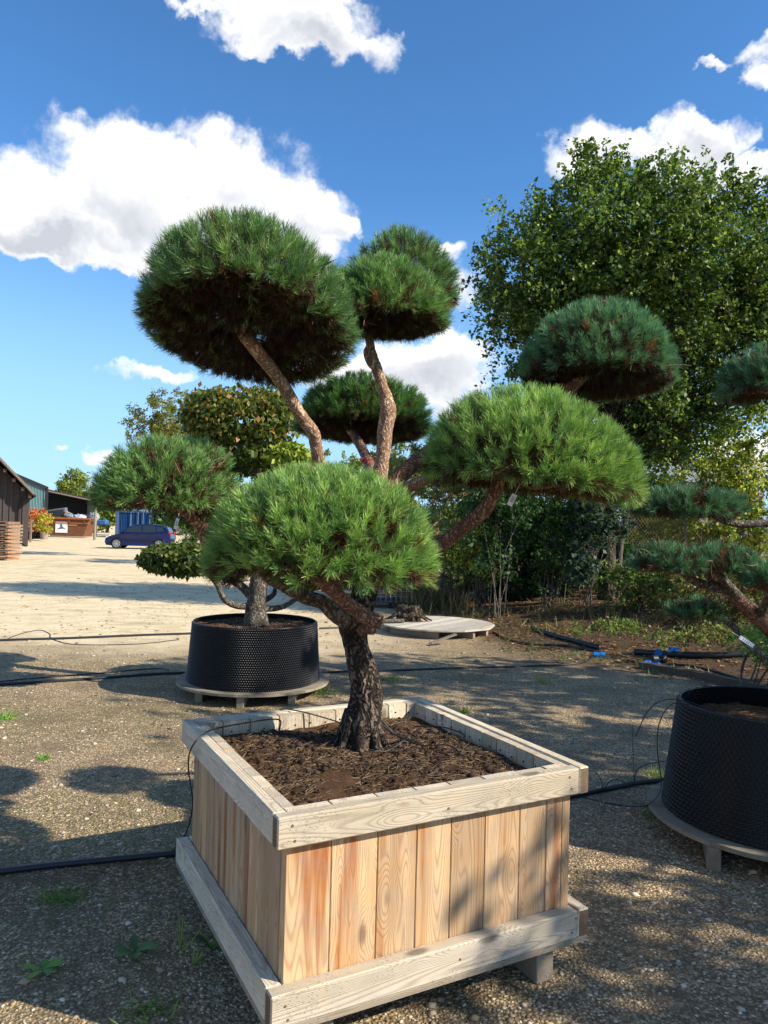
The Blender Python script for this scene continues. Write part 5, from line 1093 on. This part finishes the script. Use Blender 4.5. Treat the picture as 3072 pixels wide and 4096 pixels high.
# car
def build_car():
    c0 = onz(322, 1184, 0); yaw = 0.10; Rm = rotz(yaw+math.pi)       # nose to the left
    t = thing('parked_car', 'dark blue hatchback car parked before the blue container', 'car', (c0[0], 45., 0)); O = np.array([c0[0]-.05, 45., 0])
    paint = plain('car_paint', (.006, .014, .075), .2, .6, .3, var=.05); glass = plain('car_glass', (.02, .03, .035), .08, .6, var=.1); blk = plain('car_black', (.012, .012, .012), .7)
    Ln = 3.8; hw_ = .84
    # body profile: x forward, z
    low_ = [(-1.88, .32), (-1.9, .62), (-1.84, .95), (-1.7, 1.02), (-.9, .98), (.2, .95), (.85, .93), (1.35, .84), (1.72, .72), (1.88, .58), (1.9, .38), (1.82, .22), (1.6, .2), (-1.75, .2)]
    def loft(prof, ws, name, mat, parent, smooth=True):
        V, F_ = [], []; m_ = len(prof)
        ys = [-1, -.94, 0, .94, 1]; ins = [.0, 1, 1, 1, .0]
        cz = np.mean([p[1] for p in prof]); rings = [(-1., .93), (-.93, 1.), (.93, 1.), (1., .93)]
        for yy, sc in rings:
            for (x_, z_) in prof: V.append((x_*(.985 if sc < 1 else 1), yy*ws(x_, z_), cz+(z_-cz)*sc))
        F_ = [(a*m_+b, a*m_+(b+1) % m_, (a+1)*m_+(b+1) % m_, (a+1)*m_+b) for a in range(3) for b in range(m_)]
        F_ += [tuple(range(m_)), tuple(range(4*m_-1, 3*m_-1, -1))]
        W_ = (np.array(V)@Rm.T)+O; return mk(name, W_, F_, mat, parent, False)
    body = loft(low_, lambda x_, z_: hw_*(1-.06*(abs(x_)/1.9)**3), 'body', paint, t)
    gh_ = [(-1.78, .96), (-1.62, 1.32), (-1.35, 1.44), (-.7, 1.50), (0., 1.48), (.35, 1.40), (.75, 1.15), (1.05, .93), (-.5, .9)]
    loft(gh_, lambda x_, z_: hw_*(1.-.20*(z_-.9)/.6), 'cabin', paint, t)
    def sidepoly(pts_, name, mat, parent, off=.012):
        for s in (-1, 1):
            V = [];
            for x_, z_ in pts_: V.append((x_, s*(hw_*(1-.20*(z_-.9)/.6)+off), z_))
            mk(name, np.array(V)@Rm.T+O, [tuple(range(len(V)))], mat, parent)
    sidepoly([(.88, 1.0), (.62, 1.18), (.28, 1.35), (-.18, 1.42), (-.2, 1.0)], 'side_window', glass, t)
    sidepoly([(-.26, 1.0), (-.24, 1.42), (-.8, 1.43), (-1.0, 1.4), (-1.02, 1.02)], 'side_window', glass, t)
    sidepoly([(-1.08, 1.03), (-1.06, 1.38), (-1.35, 1.34), (-1.5, 1.1)], 'side_window', glass, t)
    for nm, a, b in (('windscreen', (.38, 1.395), (1.0, .975)), ('rear_window', (-1.645, 1.28), (-1.775, 1.0))):
        dx, dz = b[0]-a[0], b[1]-a[1]; nv_ = np.array([-dz, dx]) if nm == 'windscreen' else np.array([-dz*-1, dx]); nv_ = nv_/np.linalg.norm(nv_)*.015
        if nm == 'windscreen': nv_ = abs(nv_)
        else: nv_ = np.array([-.02, .01])
        V = [(a[0]+nv_[0], -.6, a[1]+nv_[1]), (a[0]+nv_[0], .6, a[1]+nv_[1]), (b[0]+nv_[0], .7, b[1]+nv_[1]), (b[0]+nv_[0], -.7, b[1]+nv_[1])]; mk(nm, np.array(V)@Rm.T+O, [(0, 1, 2, 3)], glass, t)
    for wx in (1.2, -1.22):
        for s in (-1, 1):
            c_ = np.array([wx, s*.76, .31]); d = np.array([0, s, 0]); g_ = G()
            V, F_ = tube_vf((np.array([c_-d*.1, c_+d*.08, c_+d*.1, c_+d*.1]))@Rm.T+O, [.31, .31, .28, .2], 24); g_.add(V, F_); wh = g_.build('wheel', blk, t)
            g_ = G(); V, F_ = tube_vf((np.array([c_+d*.085, c_+d*.1]))@Rm.T+O, [.205, .2], 24); g_.add(V, F_); g_.build('wheel_well', blk, wh)
            g_ = G()
            for a in np.linspace(0, 2*math.pi, 10)[:-1]:
                p = c_+d*.115+np.array([math.cos(a), 0, math.sin(a)])*.1; Rr = Rm@np.array([[math.cos(a), 0, -math.sin(a)], [0, 1, 0], [math.sin(a), 0, math.cos(a)]]); g_.box(Rm@p+O, (.2, .02, .04), Rr)
            ring = np.array([c_+d*.115+np.array([math.cos(a), 0, math.sin(a)])*.2 for a in np.linspace(0, 2*math.pi, 25)]); V, F_ = tube_vf(ring@Rm.T+O, .016, 6, False); g_.add(V, F_)
            g_.build('rim', plain('alloy', (.55, .55, .56), .3, .5, .8), wh)
            arch = np.array([c_+d*.085+np.array([math.cos(a), 0, math.sin(a)])*.345 for a in np.linspace(-.2, math.pi+.2, 20)]); g_ = G(); V, F_ = tube_vf(arch@Rm.T+O, .028, 6); g_.add(V, F_); g_.build('wheel_arch', paint, t)
    for s in (-1, 1):
        g_ = G(); g_.box(Rm@np.array([1.70, s*.66, .70])+O, (.30, .26, .16), Rm@np.array([[.93, 0, .36], [0, 1, 0], [-.36, 0, .93]]), .04); g_.build('headlight', plain('lamp_glass', (.55, .58, .6), .1, .6), t)
        g_ = G(); g_.box(Rm@np.array([-1.80, s*.68, .93])+O, (.16, .2, .24), Rm, .03); g_.build('tail_light', plain('red_lens', lin('a01818'), .2, .6), t)
        g_ = G(); g_.box(Rm@np.array([.72, s*.92, 1.0])+O, (.14, .16, .12), Rm, .03); g_.build('mirror', paint, t)
        for x_ in (.05, -.75): g_ = G(); g_.box(Rm@np.array([x_, s*.85, .86])+O, (.18, .03, .03), Rm); g_.build('door_handle', paint, t)
        g_ = G(); g_.box(Rm@np.array([-.05, s*.845, .56])+O, (2.0, .03, .05), Rm); g_.build('side_strip', blk, t)
    g_ = G(); g_.box(Rm@np.array([1.88, 0, .45])+O, (.06, .9, .2), Rm); g_.build('grille', blk, t)
build_car()
# small things by the barn: potted shrubs, crates, pallets
def pot_shrub(lb, u, y, h, wd, cols, potw=.35, pc='blackwood', ph=.55):
    p = at(u, 1150, y); p[2] = 0; t = thing('potted_shrub', lb, 'potted shrub', tuple(p), group='potted shrubs by the barn')
    g_ = G(); g_.cyl(p, potw*.8, potw, .12, .12+ph, 20); g_.build('pot', MT[pc], t)
    g_ = G(); [g_.tube(np.array([p+[0, 0, .6], p+[rng.normal(0, wd*.3), rng.normal(0, .2), h*.8]]), .012, 4) for _ in range(6)]; g_.build('stems', MT['twig'], t)
    V, F_, cc, _ = leaf_cloud([(p[0], p[1], .6+(h-.5)*.55, wd, .6, (h-.5)*.52)], 1500, .13, cols, clump=40, clr=.2); mk('foliage', V, F_, MT['leaf'], t, col=cc)
og = ('c47a4a', 'b5693c', 'd08a55', '9a5a38')
pot_shrub('left orange-leaved shrub in a black pot by the barn', 68, 55, 2.1, .72, og)
pot_shrub('middle orange-leaved shrub in a black pot by the barn', 83, 55.5, 2.15, .7, og+('a88a3c',), .42)
pot_shrub('right yellow-green shrub in a grey pot by the barn', 96, 54.5, 1.8, .5, ('b5ac3c', 'c8b848', '95983a'), .3, 'board')
q = at(53, 1160, 50)
t = thing('slatted_crate', 'small slatted timber crate with a yellow tap between barn and shrubs', 'crate', (q[0], 50, 0)); g_ = G(); [g_.box((q[0]+dx, 50, .8), (.13, .05, 1.5)) for dx in (-.45, -.2, .1, .4)]; [g_.box((q[0], 50.04, z_), (1.1, .04, .12)) for z_ in (.2, .8, 1.5)]; g_.build('slats', MT['board'], t); g_ = G(); g_.cyl((q[0]-.25, 49.85), .07, .05, .6, 1.25, 8); g_.build('tap', plain('yellow_tap', lin('d0a030'), .5), t)
for k, (u_, y_, n_, w_, m_, lb) in enumerate(((4, 30., 11, 1.0, 'redwood', 'stack of reddish timber pallets at the left edge in front of the barn'), (17, 33., 10, .8, 'board', 'narrower grey stack of timber pallets beside the reddish stack'))):
    if m_ == 'redwood': MT['redwood'] = wood('red_timber', (lin('b08a6c'), lin('9a7458'), lin('7a5640')), dark=.3)
    q = at(u_, 1150, y_); t = thing('pallet_stack', lb, 'pallets', (q[0], y_, 0))
    for i in range(n_):
        g_ = G(); z_ = .07+i*.145; wj = w_*random.uniform(.95, 1.05)
        g_.box((q[0], y_, z_), (wj, 1.0, .025)); [g_.box((q[0]+s*wj*.45, y_, z_-.045), (.1, 1., .06)) for s in (-1, 0, 1)]; g_.build('pallet', MT[m_], t)
# far trees
yg = ('6b7a30', '7f8a3a', '8f9648', '55662a')
for (lb, u, y, bl, N_, cl) in (('round yellow-green tree far behind the black shed', 83*1.9, 105, [(157, 1055, 26, 32, 105, 1.), (140, 1068, 20, 22, 105, 1.)], 4500, yg),
                          ('small tree far behind the end of the black shed', 205, 95, [(205, 1075, 20, 22, 95, 1.), (225, 1095, 22, 24, 95, 1.)], 3000, yg),
                          ('low dark tree beyond the open drive right of the black shed', 232, 92, [(232, 1110, 24, 22, 92, 1.), (255, 1100, 24, 26, 92, 1.), (222, 1125, 20, 14, 92, 1.)], 3600, md+yg),
                          ('dark tree to the right of the blue container', 375, 70, [(372, 1110, 36, 36, 70, 1.), (400, 1080, 40, 45, 70, 1.), (355, 1080, 30, 30, 72, 1.)], 5200, dk+md),
                          ('autumn-tinted tree seen left of the broadleaf topiary', 420, 34, [(345, 905, 50, 60, 34, 1.), (300, 920, 38, 35, 34, 1.), (385, 880, 45, 55, 34, 1.), (370, 960, 70, 60, 34, 1.)], 9000, ('6f7a38', '858846', '5c6a30', '94884a')),
                          ('bushy green tree filling the view behind the broadleaf topiary', 560, 30, [(450, 1080, 60, 70, 30, 1.), (540, 1060, 80, 80, 30, 1.), (640, 1080, 90, 80, 30, 1.), (400, 1120, 40, 50, 30, 1.)], 12000, dk+md),
                          ('olive tree behind the middle of the planter pine', 760, 26, [(720, 1070, 110, 100, 26, 1.), (840, 1050, 110, 80, 26, 1.), (850, 1180, 120, 80, 26, 1.), (740, 1180, 100, 70, 26, 1.)], 20000, md+('7f8248', '8a8450'))):
    B = px_blobs(bl); c_ = at(u, 1150, y); c_[2] = 0; sz_ = .10 if y < 50 else .38
    tree('background_tree', lb, 'tree', c_, B, int(N_*(1.9 if y < 50 else 1)), sz_, cl, .12 if y < 50 else .22, MT['bark_oak'], clump=90, clr=.4 if y < 50 else .8, limbs=20, group='trees in the background')
# grey house roof glimpsed over the bank
hq = at(1490, 1015, 60); hs = thing('distant_house', 'grey slate-roofed house glimpsed through leaves on the right', 'house', (hq[0], 60, 0))
g_ = G(); g_.box((hq[0], 60, hq[2]/2-.6), (9, 6, hq[2]-1.2)); g_.build('wall', plain('render_wall', lin('b0a89c'), .8), hs)
g_ = G(); zt_ = hq[2]+1.0; zl_ = hq[2]-1.2; V = [(hq[0]-4.8, 56.6, zl_), (hq[0]+4.8, 56.6, zl_), (hq[0]+4.8, 63.4, zl_), (hq[0]-4.8, 63.4, zl_), (hq[0]-4.8, 60, zt_), (hq[0]+4.8, 60, zt_)]; g_.add(V, [(0, 1, 5, 4), (2, 3, 4, 5), (0, 4, 3), (1, 2, 5), (3, 2, 1, 0)]); g_.build('roof', plain('slate', lin('7f8488'), .7), hs)

# ------------------------------------------------------------ trees to the right of the frame whose shade falls on the yard
def shade_tree(lb, x_, y_, blobs, N_, size=.16, clump=160, clr=.45):
    tree('yard_tree', lb, 'tree', (x_, y_, 0), blobs, N_, size, oc, .16, MT['bark_oak'], clump=clump, clr=clr, limbs=40, surf=.8, group='trees right of the yard')
shade_tree('leafy tree beyond the right edge shading the big pot', 8.0, 1.8, [(8, 2.7, 4.5, 1.4, .9, 1.9), (7.4, 3.1, 3.0, 1.3, 1.2, 1.6), (8.3, 3.9, 5.0, 1.2, 1.0, 2.0)], 4300, clump=110, clr=.38)
shade_tree('leafy tree beyond the right edge shading the planter', 8.2, .7, [(8.2, .7, 3.7, 1.2, .9, 1.6)], 4200)
shade_tree('tall tree beyond the right edge shading the middle of the yard', 9., 5.8, [(9., 5.6, 5.2, 1.6, 1.6, 2.6), (8.8, 7., 4.0, 1.5, 1.2, 2.)], 6500, clump=120, clr=.42)
